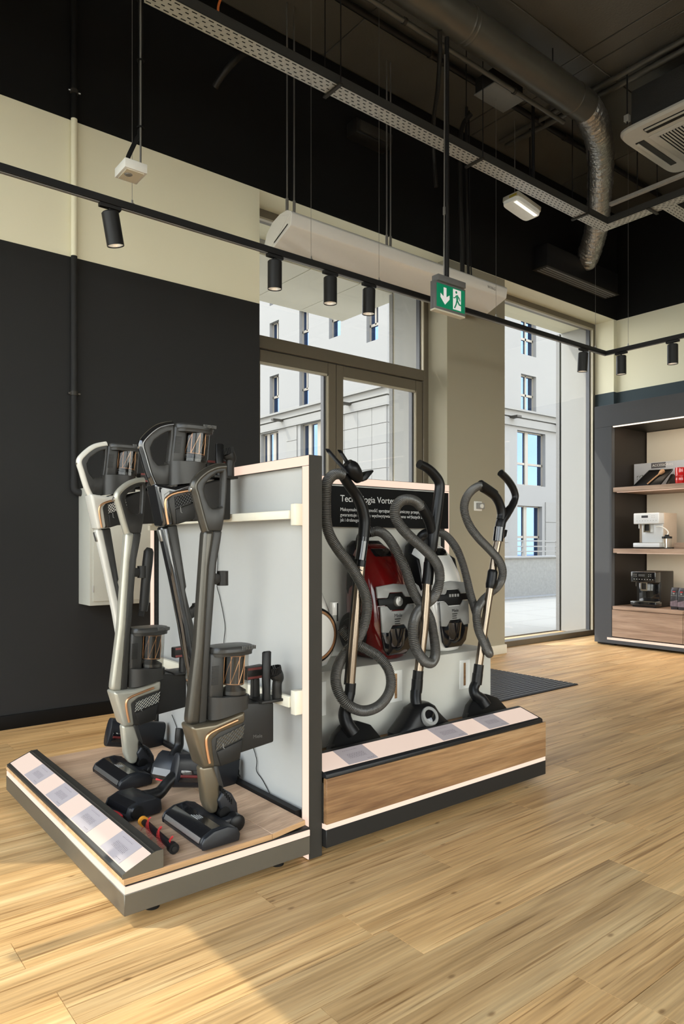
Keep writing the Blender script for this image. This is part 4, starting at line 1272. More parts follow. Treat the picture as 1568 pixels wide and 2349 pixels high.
# ---------------------------------------------------------------- hand-held electric brushes and loose roller on the deck
def electro(label, p, rz, tilt=0.0, k=1.0):
    t = thing('electric_brush', label, 'vacuum tool', p, 'hand-held electric brushes')
    M3 = Matrix.Rotation(rz, 3, 'Z') @ Matrix.Rotation(tilt, 3, 'Y')
    def T(mb):
        mb.rot(M3 * k); return mb.shift(*p)
    sec = [(-0.075, 0.004), (-0.080, 0.022), (-0.068, 0.046), (-0.030, 0.060), (0.030, 0.058), (0.052, 0.046), (0.056, 0.010), (0.045, 0.002)]
    rings = []
    for f, y in ((0.90, -0.080), (1.0, -0.074), (1.0, 0.074), (0.90, 0.080)):
        rings.append([(x * f, y, 0.03 + (z - 0.03) * f) for x, z in sec])
    b = part('housing', T(MB().loft(rings)), M_navy, t, smooth=35)
    w = [(-0.081, 0.018), (-0.0695, 0.0475), (-0.040, 0.0585), (-0.040, 0.054), (-0.066, 0.042), (-0.076, 0.018)]
    part('brush_window', T(MB().prism(w, 'y', -0.064, 0.064)), M_blackg, b)
    part('red_tufts', T(MB().tube([(-0.079, -0.05, 0.018), (-0.082, -0.02, 0.021), (-0.079, 0.02, 0.018), (-0.081, 0.05, 0.022)], 0.005, 6)), M_rednap, b)
    part('end_disc', T(MB().lathe([(0.024, 0), (0.022, 0.008)], (-0.045, -0.080, 0.030), (0, -1, 0), 18)), M_blackp, b, smooth=40)
    part('neck', T(MB().tube(bez([(0.03, 0, 0.034), (0.065, 0, 0.036), (0.095, 0, 0.042), (0.125, 0, 0.066), (0.155, 0, 0.085)], 4), [0.030, 0.029, 0.028, 0.026, 0.0245, 0.024, 0.0235, 0.023, 0.0225, 0.022, 0.0215, 0.0215, 0.0215, 0.0215, 0.0215, 0.0215, 0.0215], 16)), M_blackp, t, smooth=50)
    return t
electro('hand-held electric brush lying on the deck beside the lit price rail', ((0.965, 2.365, 0.137)[0] + 0.01, (0.965, 2.365, 0.137)[1], 0.1365), math.radians(8))
electro('hand-held electric brush propped upright behind the gunmetal vacuum', (1.175, 2.485, 0.222), math.radians(24), math.radians(-48), 0.8)
rl = thing('brush_roller', 'black brush roller with red spiral bristles lying on the deck', 'brush roller', (0.95, 2.08, 0.136))
a = Vector(((0.94, 2.218, 0.155)[0], (0.94, 2.218, 0.155)[1], 0.1535)); b = Vector(((0.928, 1.965, 0.155)[0], (0.928, 1.965, 0.155)[1], 0.1535))
part('core', MB().tube([a, a.lerp(b, 0.1), a.lerp(b, 0.92), a.lerp(b, 0.925), b], [0.010, 0.011, 0.011, 0.0165, 0.0165], 14), M_blackp, rl, smooth=40)
mb = MB()
ax = (b - a).normalized(); u = ax.orthogonal().normalized(); w = ax.cross(u)
for k in range(54):
    f = k / 53
    for ph in (0, math.pi):
        an = ph + f * 7.5
        d = u * math.cos(an) + w * math.sin(an)
        p0 = a.lerp(b, 0.08 + 0.86 * f)
        if (p0 + d * 0.024).z < 0.1365:
            continue
        mb.tube([p0 + d * 0.009, p0 + d * 0.025], 0.0009, 4)
part('bristles', mb, M_rednap, rl)
part('orange_cap', MB().tube([a - ax * 0.010, a + ax * 0.004], 0.0165, 16), mat('orange plastic', (0.62, 0.25, 0.02), 0.4), rl, smooth=40)
part('bearing', MB().tube([b, b + ax * 0.003], 0.008, 12), M_dgrey, rl, smooth=40)

# ================================================================== CANISTER VACUUMS
def ribbed(name, pts, r, parent, m=M_hose, pitch=0.0062):
    p = resample(bez(pts, 14), pitch / 4)
    R = []
    for i in range(len(p)):
        ph = i % 4
        R.append(r * (1.0 if ph == 1 else (0.955 if ph in (0, 2) else 0.80)))
    return part(name, MB().tube(p, R, 14), m, parent, smooth=80)

def canister(label, cx, m_body, m_roof, m_accent, hook_x, zb=0.5665):
    """cylinder vacuum stood on its tail, front (dust cup, controls) towards the aisle"""
    t = thing('canister_vacuum', label, 'vacuum cleaner', (cx, 2.34, zb), 'canister vacuums on the riser')
    # (z, half width, y front, y back)
    prof = [(0.000, 0.060, 2.250, 2.440), (0.010, 0.085, 2.232, 2.455), (0.045, 0.108, 2.224, 2.466), (0.12, 0.126, 2.222, 2.470), (0.20, 0.135, 2.226, 2.470),
            (0.28, 0.136, 2.236, 2.470), (0.36, 0.128, 2.262, 2.470), (0.43, 0.112, 2.300, 2.468), (0.475, 0.092, 2.335, 2.464), (0.495, 0.070, 2.360, 2.455), (0.502, 0.040, 2.385, 2.440)]
    rings = [srect(cx, (a + b) / 2, w, (b - a) / 2, zb + z, 2.7, 32) for z, w, a, b in prof]
    body = part('body', MB().loft(rings), m_body, t, smooth=60)
    # wheels on both flanks
    for s in (-1, 1):
        w = part('wheel', MB().lathe([(0.088, 0), (0.088, 0.014), (0.080, 0.020)], (cx + s * 0.118, 2.375, zb + 0.115), (s, 0, 0), 32), M_blackp, t, smooth=40)
        part('hub_cap', MB().lathe([(0.064, 0.0195), (0.060, 0.024), (0.02, 0.026)], (cx + s * 0.118, 2.375, zb + 0.115), (s, 0, 0), 28), m_accent, w, smooth=40)
    # black flank strips
    for s in (-1, 1):
        part('flank_strip', MB().prism([(2.330, zb + 0.17), (2.300, zb + 0.30), (2.335, zb + 0.43), (2.400, zb + 0.46), (2.415, zb + 0.30), (2.36, zb + 0.19)], 'x', cx + s * 0.112, cx + s * 0.1315), M_blackp, t, bevel=0.006)
    def yf(z):
        for (z0, w0, a0, b0), (z1, w1, a1, b1) in zip(prof, prof[1:]):
            if z0 <= z <= z1:
                return a0 + (a1 - a0) * (z - z0) / (z1 - z0)
        return 2.23
    def plate(name, pts, m, up, th=0.010, parent=t, bev=0.003):
        """plate following the front; pts are (dx, dz)"""
        mb = MB()
        n = len(pts)
        v = [(cx + a, yf(b) - up, zb + b) for a, b in pts] + [(cx + a, yf(b) - up + th, zb + b) for a, b in pts]
        mb.add(v, [tuple(range(n)), tuple(range(2 * n - 1, n - 1, -1))] + [(i, n + i, n + (i + 1) % n, (i + 1) % n) for i in range(n)])
        return part(name, mb, m, parent, bevel=bev, seg=2)
    # dark cup window, lower front
    plate('cup_frame', [(-0.052, 0.022), (0.052, 0.022), (0.078, 0.050), (0.090, 0.105), (0.094, 0.150), (0.060, 0.150), (-0.060, 0.150), (-0.094, 0.150), (-0.090, 0.105), (-0.078, 0.050)], M_blackg, 0.004)
    part('cup_bowl', MB().lathe([(0.010, 0), (0.040, 0.006), (0.056, 0.030), (0.060, 0.105)], (cx, yf(0.07) + 0.040, zb + 0.035), (0, -0.05, 1), 26), M_blackg, t, smooth=50)
    g = plate('grey_bib', [(-0.098, 0.235), (-0.094, 0.125), (-0.058, 0.122), (-0.034, 0.152), (0.034, 0.152), (0.058, 0.122), (0.094, 0.125), (0.098, 0.235), (0.060, 0.235), (0.038, 0.212), (-0.038, 0.212), (-0.060, 0.235)], M_panelg, 0.008)
    plate('control_strip', [(-0.104, 0.238), (-0.060, 0.238), (-0.038, 0.216), (0.038, 0.216), (0.060, 0.238), (0.104, 0.238), (0.106, 0.268), (0.050, 0.268), (0.036, 0.288), (-0.036, 0.288), (-0.050, 0.268), (-0.106, 0.268)], M_black, 0.0065)
    plate('grey_collar', [(-0.110, 0.270), (-0.052, 0.270), (-0.038, 0.291), (0.038, 0.291), (0.052, 0.270), (0.110, 0.270), (0.104, 0.318), (0.0, 0.328), (-0.104, 0.318)], M_panelg, 0.008)
    plate('grip_recess', [(-0.048, 0.445), (0.048, 0.445), (0.056, 0.470), (0.050, 0.480), (-0.050, 0.480), (-0.056, 0.470)], M_blackg, 0.002, 0.006)
    part('rear_trim', MB().loft([srect(cx, 2.42, 0.118, 0.052, zb + 0.40, 3, 24), srect(cx, 2.43, 0.100, 0.044, zb + 0.49, 3, 24), srect(cx, 2.435, 0.070, 0.030, zb + 0.515, 3, 24)]), M_blackp, t, smooth=50)
    text('lettering', 'Miele', 0.021, (cx - 0.024, yf(0.19) - 0.0092, zb + 0.186), (1, 0, 0), (0, 0.05, 1), M_ink, g)
    mb = MB()
    for k, w in enumerate((0.034, 0.028, 0.030)):
        z = 0.176 - 0.010 * k
        mb.box(cx - 0.022, cx - 0.022 + w, yf(z) - 0.0092, yf(z) - 0.0075, zb + z, zb + z + 0.0035)
    part('small_print', mb, M_dgrey, g)
    # hose outlet elbow on top
    part('hose_socket', MB().tube(bez([(hook_x - 0.005, 2.40, zb + 0.46), (hook_x - 0.006, 2.395, zb + 0.52), (hook_x + 0.004, 2.38, zb + 0.545), (hook_x + 0.03, 2.36, zb + 0.556)], 4), 0.0235, 14), M_blackp, t, smooth=50)
    return t, plate, yf

# red one
t, plate, yf = canister('dark red canister vacuum with grey controls upright on the white riser', 2.085, M_red, M_red, M_dgrey, 2.03)
kn = part('dial', MB().lathe([(0.023, 0), (0.023, 0.010), (0.020, 0.016), (0.0, 0.017)], (2.085, yf(0.252) - 0.006, 0.5665 + 0.252), (0, -1, 0.1), 26), M_steel, t, smooth=40)
part('dial_mark', MB().box(2.0838, 2.0862, yf(0.252) - 0.0245, yf(0.252) - 0.022, 0.5665 + 0.255, 0.5665 + 0.274), M_print, kn)
# white one, right
t, plate, yf = canister('white canister vacuum with grey front at the open end of the riser', 2.445, M_whiteg, M_whiteg, M_dgrey, 2.40)
mb = MB()
for k in range(4):
    mb.box(2.445 - 0.032 + k * 0.018, 2.445 - 0.020 + k * 0.018, yf(0.262) - 0.0078, yf(0.262) - 0.006, 0.5665 + 0.255, 0.5665 + 0.268)
part('display_marks', mb, M_panelg, t)
# white one turned sideways, mostly behind the post
t = thing('canister_vacuum', 'white canister vacuum turned sideways with copper ringed wheel, half hidden by the post', 'vacuum cleaner', (1.68, 2.36, 0.5665), 'canister vacuums on the riser')
rings = []
for z, x0, x1, hy in ((0.0, 1.60, 1.74, 0.085), (0.012, 1.565, 1.775, 0.105), (0.06, 1.545, 1.803, 0.115), (0.14, 1.54, 1.806, 0.118), (0.22, 1.545, 1.785, 0.115), (0.30, 1.56, 1.745, 0.105), (0.36, 1.585, 1.70, 0.085), (0.385, 1.61, 1.67, 0.05)):
    rings.append(srect((x0 + x1) / 2, 2.362, (x1 - x0) / 2, hy, 0.5665 + z, 2.6, 32))
part('body', MB().loft(rings), M_whiteg, t, smooth=60)
wc = (1.655, 2.246, 0.705)
w = part('wheel', MB().lathe([(0.112, 0), (0.112, 0.006), (0.104, 0.012)], wc, (0, -1, 0), 40), M_blackp, t, smooth=40)
part('copper_ring', MB().lathe([(0.1035, 0.011), (0.100, 0.0145), (0.094, 0.0145), (0.092, 0.011)], wc, (0, -1, 0), 40, cap=False), M_copper, w, smooth=40)
part('hub_cap', MB().lathe([(0.092, 0.011), (0.088, 0.016), (0.03, 0.019)], wc, (0, -1, 0), 36), M_whiteg, w, smooth=40)
part('catch', MB().box(1.742, 1.772, 2.238, 2.262, 0.778, 0.832), M_whiteg, t, bevel=0.003)
part('catch_slot', MB().box(1.764, 1.770, 2.2365, 2.239, 0.755, 0.828), M_black, t)
part('rear_trim', MB().loft([srect(1.63, 2.40, 0.07, 0.055, 0.90, 3, 20), srect(1.63, 2.41, 0.05, 0.045, 0.965, 3, 20)]), M_blackp, t, smooth=50)

# ---------------------------------------------------------------- wands with handles and heads
def tubepart(name, pts, r, m, parent, n=14, sm=60, k=5):
    return part(name, MB().tube(bez(pts, k), r, n), m, parent, smooth=sm)
def head(root, cx, zb, y, w=0.140, label=None):
    """flat floor head leaning on the riser, top side towards the aisle"""
    pts = [(-w, 0.0), (w, 0.0), (w * 0.93, 0.040), (w * 0.74, 0.085), (w * 0.30, 0.108), (0.02, 0.100), (-w * 0.22, 0.102), (-w * 0.62, 0.075), (-w * 0.92, 0.035)]
    lo = [(cx + a, y - 0.030, zb + b) for a, b in pts]
    v = [(cx + a, y - 0.052 + b * 0.62, zb + b) for a, b in pts] + [(cx + a * 0.97, y - 0.010 + b * 0.50, zb + b * 0.98) for a, b in pts]
    n = len(pts)
    mb = MB().add(v, [tuple(range(n)), tuple(range(2 * n - 1, n - 1, -1))] + [(i, n + i, n + (i + 1) % n, (i + 1) % n) for i in range(n)])
    return part('floor_head', mb, M_blackp, root, bevel=0.005, seg=2)

# wand 1 (left) with tool holder on the handle
w1 = thing('vacuum_wand', 'steel wand with black curved handle and tool holder next to the post', 'vacuum wand', (1.72, 2.1, 0.268), 'wands with floor heads')
tubepart('handle', [(1.684, 2.1, 1.326), (1.721, 2.11, 1.296), (1.764, 2.12, 1.261), (1.793, 2.12, 1.218), (1.809, 2.12, 1.17), (1.809, 2.12, 1.129), (1.802, 2.12, 1.077)], [0.0185 + 0.0045 * min(1, i / 18) for i in range(31)], M_blackp, w1)
tubepart('collar', [(1.804, 2.12, 1.094), (1.797, 2.12, 1.049), (1.788, 2.12, 1.003)], 0.0225, M_blackg, w1)
tubepart('clip_block', [(1.797, 2.12, 1.006), (1.788, 2.12, 0.96)], 0.018, M_blackp, w1, k=2)
tubepart('tube', [(1.791, 2.12, 0.977), (1.775, 2.12, 0.858), (1.755, 2.12, 0.689), (1.737, 2.12, 0.512)], 0.0182, M_gold, w1)
tubepart('tube_rail', [(1.785, 2.135, 0.96), (1.77, 2.135, 0.857), (1.752, 2.135, 0.687), (1.732, 2.135, 0.519)], 0.0125, M_dgrey, w1)
tubepart('cuff', [(1.74, 2.12, 0.526), (1.735, 2.12, 0.484)], 0.0215, M_blackp, w1, k=2)
tubepart('elbow', [(1.735, 2.12, 0.491), (1.72, 2.12, 0.447), (1.705, 2.115, 0.408), (1.708, 2.1, 0.372), (1.724, 2.085, 0.339)], [0.022 + 0.006 * i / 20 for i in range(21)], M_blackp, w1)
h1 = head(w1, (1.728, 2.1, 0.323)[0], 0.2685, 2.10, 0.135)
text('lettering', 'Miele', 0.016, (1.585, 2.0655, 0.315), (1, 0, 0), (0, 0.62, 1), M_dgrey, h1)
# tool holder with two nozzles, riding on the handle
hp = thing('tool_holder', 'black tool holder with crevice nozzles clipped on the top of the left wand handle', 'vacuum tool', (1.713, 2.09, 1.322))
tubepart('holder_body', [(1.694, 2.085, 1.376), (1.715, 2.085, 1.355), (1.741, 2.085, 1.329), (1.755, 2.088, 1.309)], [0.020, 0.022, 0.026, 0.029, 0.031, 0.032, 0.032, 0.031, 0.030, 0.028, 0.026, 0.024, 0.022, 0.020, 0.018, 0.014], M_blackp, hp)
cr = MB().loft([[tuple(Vector(p) + Vector(d)) for d in ((-0.010, 0, -0.008), (0.010, 0, -0.008), (0.012, 0.012, 0.008), (-0.008, 0.012, 0.008))] for p in ((1.596, 2.075, 1.416), (1.641, 2.075, 1.378), (1.688, 2.075, 1.341))])
part('crevice_nozzle', cr, M_navy, hp, bevel=0.003)
cr = MB().loft([[tuple(Vector(p) + Vector(d)) for d in ((-0.011, 0, -0.007), (0.011, 0, -0.007), (0.012, 0.014, 0.007), (-0.010, 0.014, 0.007))] for p in ((1.672, 2.095, 1.421), (1.693, 2.095, 1.397), (1.723, 2.095, 1.357))])
part('brush_nozzle', cr, M_blackp, hp, bevel=0.003)
cr = MB().prism(pxz([(1.759, 2.09, 1.322), (1.785, 2.09, 1.349), (1.817, 2.09, 1.357), (1.821, 2.09, 1.351), (1.785, 2.09, 1.315), (1.763, 2.09, 1.307)]), 'y', 2.075, 2.105)
part('upholstery_lip', cr, M_blackp, hp, bevel=0.003)

# wand 2 (middle) with turbo brush
w2 = thing('vacuum_wand', 'champagne steel wand with black handle standing in the middle of the right bay', 'vacuum wand', (2.08, 2.12, 0.268), 'wands with floor heads')
tubepart('handle', [(2.103, 2.11, 1.403), (2.153, 2.11, 1.388), (2.198, 2.11, 1.36), (2.227, 2.11, 1.324), (2.219, 2.11, 1.26), (2.203, 2.11, 1.175), (2.184, 2.11, 1.089)], [0.0185 + 0.0055 * min(1, i / 22) for i in range(31)], M_blackp, w2)
tubepart('hose_branch', [(2.096, 2.1, 1.234), (2.124, 2.1, 1.204), (2.158, 2.105, 1.163), (2.182, 2.11, 1.115)], [0.022] * 6 + [0.0225] * 5 + [0.021] * 5, M_blackp, w2)
tubepart('handle_socket', [(2.195, 2.11, 1.147), (2.184, 2.11, 1.09), (2.179, 2.115, 1.04)], 0.0250, M_blackp, w2)
tubepart('clip_block', [(2.182, 2.118, 1.048), (2.171, 2.118, 0.988)], 0.0215, M_blackp, w2, k=2)
part('latch', MB().prism(pxz([(2.116, 2.12, 1.07), (2.152, 2.12, 1.096), (2.168, 2.12, 1.063), (2.158, 2.12, 1.029), (2.119, 2.12, 1.055)]), 'y', 2.11, 2.14), M_blackp, w2, bevel=0.003)
tubepart('slider', [(2.174, 2.12, 0.988), (2.168, 2.12, 0.936), (2.16, 2.12, 0.895)], 0.0240, M_blackp, w2)
tubepart('tube', [(2.163, 2.12, 0.905), (2.145, 2.12, 0.738), (2.126, 2.12, 0.62), (2.108, 2.12, 0.52)], 0.0192, M_gold, w2)
tubepart('cuff', [(2.108, 2.12, 0.533), (2.103, 2.12, 0.493)], 0.0225, M_blackp, w2, k=2)
tubepart('lower_cuff', [(2.103, 2.12, 0.497), (2.098, 2.12, 0.454), (2.093, 2.12, 0.436)], [0.0240] * 8 + [0.022] * 3, M_blackp, w2)
tubepart('elbow', [(2.093, 2.12, 0.449), (2.083, 2.11, 0.415), (2.083, 2.1, 0.386), (2.096, 2.09, 0.361)], 0.0235, M_blackp, w2)
tb = part('turbo_head', MB().loft([srect(2.10, 2.105, w, d, z, 3.2, 28) for z, w, d in ((0.2685, 0.160, 0.058), (0.300, 0.158, 0.060), (0.325, 0.125, 0.058), (0.355, 0.090, 0.054), (0.385, 0.068, 0.046), (0.402, 0.040, 0.028))]), M_blackp, w2, smooth=45)
ax = Vector((-0.10, -0.80, 0.45)).normalized(); bc = Vector((2.097, 2.04, 0.359))
part('turbine_ring', MB().lathe([(0.038, -0.030), (0.040, 0.0), (0.038, 0.004), (0.027, 0.004), (0.025, 0.0)], bc, ax, 32, cap=False), M_panelg, tb, smooth=40)
part('turbine_cover', MB().lathe([(0.0265, -0.012), (0.0265, 0.001), (0.018, 0.004), (0.0, 0.005)], bc, ax, 28), M_blackg, tb, smooth=40)

# wand 3 (right)
w3 = thing('vacuum_wand', 'steel wand with silver topped handle at the open end of the right bay', 'vacuum wand', (2.43, 2.12, 0.268), 'wands with floor heads')
hd3 = [(2.648, 2.12, 1.4), (2.699, 2.12, 1.37), (2.742, 2.12, 1.33), (2.759, 2.12, 1.291), (2.735, 2.12, 1.249), (2.693, 2.12, 1.21), (2.657, 2.12, 1.177), (2.644, 2.12, 1.14)]
tubepart('handle', hd3, [0.0165] * 18 + [0.018] * 4 + [0.0195, 0.0205, 0.0215, 0.0225, 0.0235, 0.024, 0.024, 0.024, 0.024, 0.024, 0.024, 0.024, 0.024, 0.024], M_blackp, w3)
up3 = [(p[0] + dx, p[1], p[2] + dz) for p, dx, dz in zip(hd3[:4], (0.004, 0.006, 0.008, 0.009), (0.006, 0.005, 0.003, 0.001))]
tubepart('silver_inlay', up3, 0.0135, M_steel, w3)
tubepart('hose_branch', [(2.523, 2.12, 1.324), (2.569, 2.12, 1.308), (2.613, 2.12, 1.286), (2.644, 2.12, 1.25), (2.657, 2.12, 1.209), (2.651, 2.12, 1.181)], 0.0215, M_blackp, w3)
tubepart('hose_cuff', [(2.502, 2.12, 1.337), (2.544, 2.12, 1.321), (2.603, 2.12, 1.297)], 0.0235, M_blackp, w3)
tubepart('collar', [(2.641, 2.12, 1.144), (2.635, 2.12, 1.111), (2.629, 2.12, 1.078)], 0.0245, M_blackg, w3)
part('latch', MB().prism(pxz([(2.657, 2.12, 1.136), (2.69, 2.12, 1.132), (2.68, 2.12, 1.103), (2.654, 2.12, 1.086)]), 'y', 2.11, 2.13), M_blackp, w3, bevel=0.002)
tubepart('tube', [(2.632, 2.12, 1.086), (2.606, 2.12, 1.001), (2.569, 2.12, 0.84), (2.532, 2.12, 0.682), (2.493, 2.12, 0.506)], 0.0178, M_gold, w3)
tubepart('slider', [(2.594, 2.12, 0.946), (2.585, 2.12, 0.904), (2.572, 2.12, 0.86)], [0.019] + [0.0235] * 8 + [0.0215, 0.019], M_blackp, w3)
tubepart('cuff', [(2.496, 2.12, 0.517), (2.487, 2.12, 0.473)], 0.0225, M_blackp, w3, k=2)
tubepart('lower_cuff', [(2.487, 2.12, 0.477), (2.478, 2.12, 0.428)], 0.0240, M_blackp, w3, k=2)
tubepart('elbow', [(2.478, 2.12, 0.438), (2.46, 2.12, 0.411), (2.46, 2.11, 0.385), (2.487, 2.1, 0.363), (2.502, 2.085, 0.332)], [0.0215 + 0.006 * i / 20 for i in range(21)], M_blackp, w3)
h3 = head(w3, (2.502, 2.1, 0.29)[0], 0.2685, 2.105, 0.148)
text('lettering', 'Miele', 0.014, ((2.344, 2.06, 0.34)[0], 2.073, 0.318), (1, 0, 0), (0, 0.62, 1), M_dgrey, h3)

# ---------------------------------------------------------------- hoses
HR = 0.0212
def hose(label, pts, r=HR):
    t = ribbed('suction_hose', pts, r, None)
    return tag(t, label, 'hose', 'ribbed suction hoses')
hose('grey ribbed hose of the left wand coiled in a low loop before the riser', [
    (1.676, 2.09, 1.33), (1.653, 2.09, 1.332), (1.626, 2.09, 1.324), (1.597, 2.085, 1.297), (1.586, 2.08, 1.258), (1.586, 2.08, 1.201), (1.59, 2.08, 1.144), (1.608, 2.08, 1.096), (1.645, 2.08, 1.047), (1.698, 2.08, 0.992),
    (1.744, 2.078, 0.932), (1.777, 2.078, 0.874), (1.79, 2.082, 0.822), (1.792, 2.1, 0.756), (1.792, 2.135, 0.698), (1.772, 2.16, 0.657), (1.737, 2.165, 0.624), (1.696, 2.15, 0.581), (1.666, 2.12, 0.536), (1.664, 2.09, 0.492),
    (1.69, 2.07, 0.454), (1.757, 2.065, 0.425), (1.831, 2.065, 0.431), (1.893, 2.075, 0.465), (1.924, 2.09, 0.511), (1.925, 2.11, 0.564), (1.894, 2.13, 0.612), (1.85, 2.15, 0.642), (1.813, 2.165, 0.665), (1.788, 2.19, 0.692), (1.768, 2.215, 0.73)])
hose('grey ribbed hose from the red vacuum looping around the middle wand', [
    (2.052, 2.355, 1.118), (2.066, 2.33, 1.122), (2.071, 2.29, 1.108), (2.067, 2.24, 1.07), (2.07, 2.2, 1.018), (2.09, 2.18, 0.958), (2.111, 2.17, 0.891), (2.14, 2.165, 0.838), (2.187, 2.165, 0.79), (2.22, 2.16, 0.739), (2.231, 2.15, 0.673), (2.221, 2.13, 0.613),
    (2.195, 2.11, 0.577), (2.148, 2.09, 0.564), (2.091, 2.075, 0.587), (2.048, 2.07, 0.633), (2.033, 2.075, 0.684), (2.06, 2.1, 0.737), (2.135, 2.15, 0.776), (2.193, 2.16, 0.805), (2.195, 2.12, 0.834), (2.182, 2.08, 0.874),
    (2.185, 2.07, 0.919), (2.175, 2.068, 0.967), (2.139, 2.066, 1.008), (2.082, 2.066, 1.05), (2.021, 2.072, 1.091), (1.972, 2.08, 1.134), (1.943, 2.085, 1.177), (1.948, 2.088, 1.216), (1.981, 2.09, 1.242), (2.023, 2.09, 1.249), (2.065, 2.092, 1.242), (2.104, 2.1, 1.223)], 0.0222)
hose('grey ribbed hose from the right white vacuum crossing the end wand', [
    (2.438, 2.355, 1.122), (2.454, 2.33, 1.12), (2.464, 2.3, 1.109), (2.468, 2.26, 1.076), (2.466, 2.22, 1.03), (2.477, 2.2, 0.971), (2.487, 2.185, 0.905), (2.505, 2.18, 0.836), (2.533, 2.178, 0.767), (2.56, 2.175, 0.695), (2.583, 2.165, 0.629),
    (2.596, 2.15, 0.576), (2.575, 2.125, 0.557), (2.52, 2.09, 0.578), (2.479, 2.078, 0.623), (2.441, 2.074, 0.677), (2.431, 2.078, 0.728), (2.463, 2.1, 0.771), (2.556, 2.15, 0.803), (2.63, 2.165, 0.833), (2.638, 2.13, 0.865), (2.62, 2.09, 0.904),
    (2.611, 2.078, 0.945), (2.581, 2.074, 0.99), (2.517, 2.072, 1.038), (2.444, 2.074, 1.089), (2.393, 2.08, 1.139), (2.37, 2.09, 1.191), (2.373, 2.1, 1.236), (2.399, 2.108, 1.276), (2.442, 2.115, 1.308), (2.487, 2.12, 1.328), (2.514, 2.12, 1.331)], 0.0195)

# ================================================================== WALL CABINET ON THE RIGHT
cab = thing('wall_cabinet', 'tall dark cabinet with lit wooden shelves along the right wall', 'cabinet', (7.15, 2.9, 0))
FX = 6.80
yA = 4.191; yB = (6.8, 3.993, 1.28)[1]
zf1 = (6.8, 4.189, 2.522)[2]; zf0 = (6.8, 4.047, 2.291)[2]
YE = 0.6
M_cab = mat('charcoal laminate', (0.080, 0.083, 0.088), 0.7, var=0.03, spec=0.04)
M_cabi = mat('dark brown laminate', (0.018, 0.0145, 0.012), 0.5, var=0.03, spec=0.3)
M_cback = mat('cream back panel', (0.54, 0.50, 0.41), 0.6, var=0.01)
zst0, zst1 = (6.8, 4.044, 0.06)[2], (6.8, 4.044, 0.083)[2]
part('front_stile', MB().box(FX, FX + 0.06, yB, yA, 0.022, zf0), M_cab, cab, bevel=0.002, seg=1)
part('fascia', MB().box(FX, FX + 0.06, YE, yA, zf0 + 0.001, zf1), M_cab, cab, bevel=0.002, seg=1)
part('side_panel', MB().box(FX + 0.06, XR - 0.004, yB, yA, 0.0, zf1), M_cabi, cab)
part('top_panel', MB().box(FX + 0.06, XR - 0.004, YE, yB, zf1 - 0.03, zf1), M_cab, cab)
part('inner_soffit', MB().box(FX + 0.06, XR - 0.01, YE, yB, zf0 + 0.004, zf0 + 0.02), M_cabi, cab)
part('back_panel', MB().box(XR - 0.05, XR - 0.004, YE, yB - 0.012, 0.4, zf0), M_cback, cab)
part('far_side', MB().box(FX, XR - 0.004, YE - 0.08, YE, 0.0, zf1), M_cab, cab)
part('light_strip', MB().box(FX + 0.008, FX + 0.03, YE + 0.02, yB - 0.01, zf0 - 0.009, zf0 + 0.003), mat('bright warm strip', (0.3, 0.24, 0.2), 0.6, emit=((1.0, 0.80, 0.60), 1.3)), cab)
yD0 = (6.8, 3.252, 0.256)[1]
z_c0, z_c1 = (6.82, 3.985, 0.382)[2], (6.82, 3.985, 0.416)[2]
z_s20, z_s21 = (6.8, 3.978, 0.968)[2], (6.8, 3.978, 1.014)[2]
z_s10, z_s11 = (6.8, 3.983, 1.604)[2], (6.8, 3.983, 1.65)[2]
zd0 = (6.8, 3.988, 0.096)[2]; zd1 = (6.8, 3.988, 0.376)[2]
for n_, a, b in (('shelf_board', z_s10, z_s11), ('shelf_board', z_s20, z_s21)):
    s_ = part(n_, MB().box(FX + 0.008, XR - 0.052, YE, yB - 0.012, a, b), M_shelfw, cab, bevel=0.001, seg=1)
    part('shelf_led', MB().box(FX + 0.05, FX + 0.065, YE + 0.02, yB - 0.03, a - 0.005, a - 0.001), M_led, s_)
part('counter_top', MB().box(FX - 0.012, XR - 0.052, (6.8, 3.247, 0.424)[1], yB - 0.018, z_c0, z_c1), M_shelfw, cab, bevel=0.001, seg=1)
part('counter_top', MB().box(FX + 0.06, XR - 0.052, YE, (6.8, 3.247, 0.424)[1] - 0.004, z_c0, z_c1), M_shelfw, cab)
part('plinth_box', MB().box(FX + 0.025, XR - 0.01, YE, yB, 0.03, z_c0 - 0.003), M_cabi, cab)
part('drawer_front', MB().box(FX + 0.004, FX + 0.024, yD0 + 0.002, yB - 0.003, zd0, zd1), M_shelfw, cab, bevel=0.001, seg=1)
part('drawer_front', MB().box(FX + 0.004, FX + 0.024, yD0 - 0.80, yD0 - 0.002, zd0, zd1), M_shelfw, cab, bevel=0.001, seg=1)
part('light_strip', MB().box(FX - 0.001, FX + 0.02, YE, (6.8, 4.044, 0.072)[1], zst0, zst1), M_led, cab)
part('plinth', MB().box(FX - 0.002, FX + 0.02, YE, (6.8, 4.044, 0.072)[1], 0.022, zst0), M_cab, cab, bevel=0.002, seg=1)
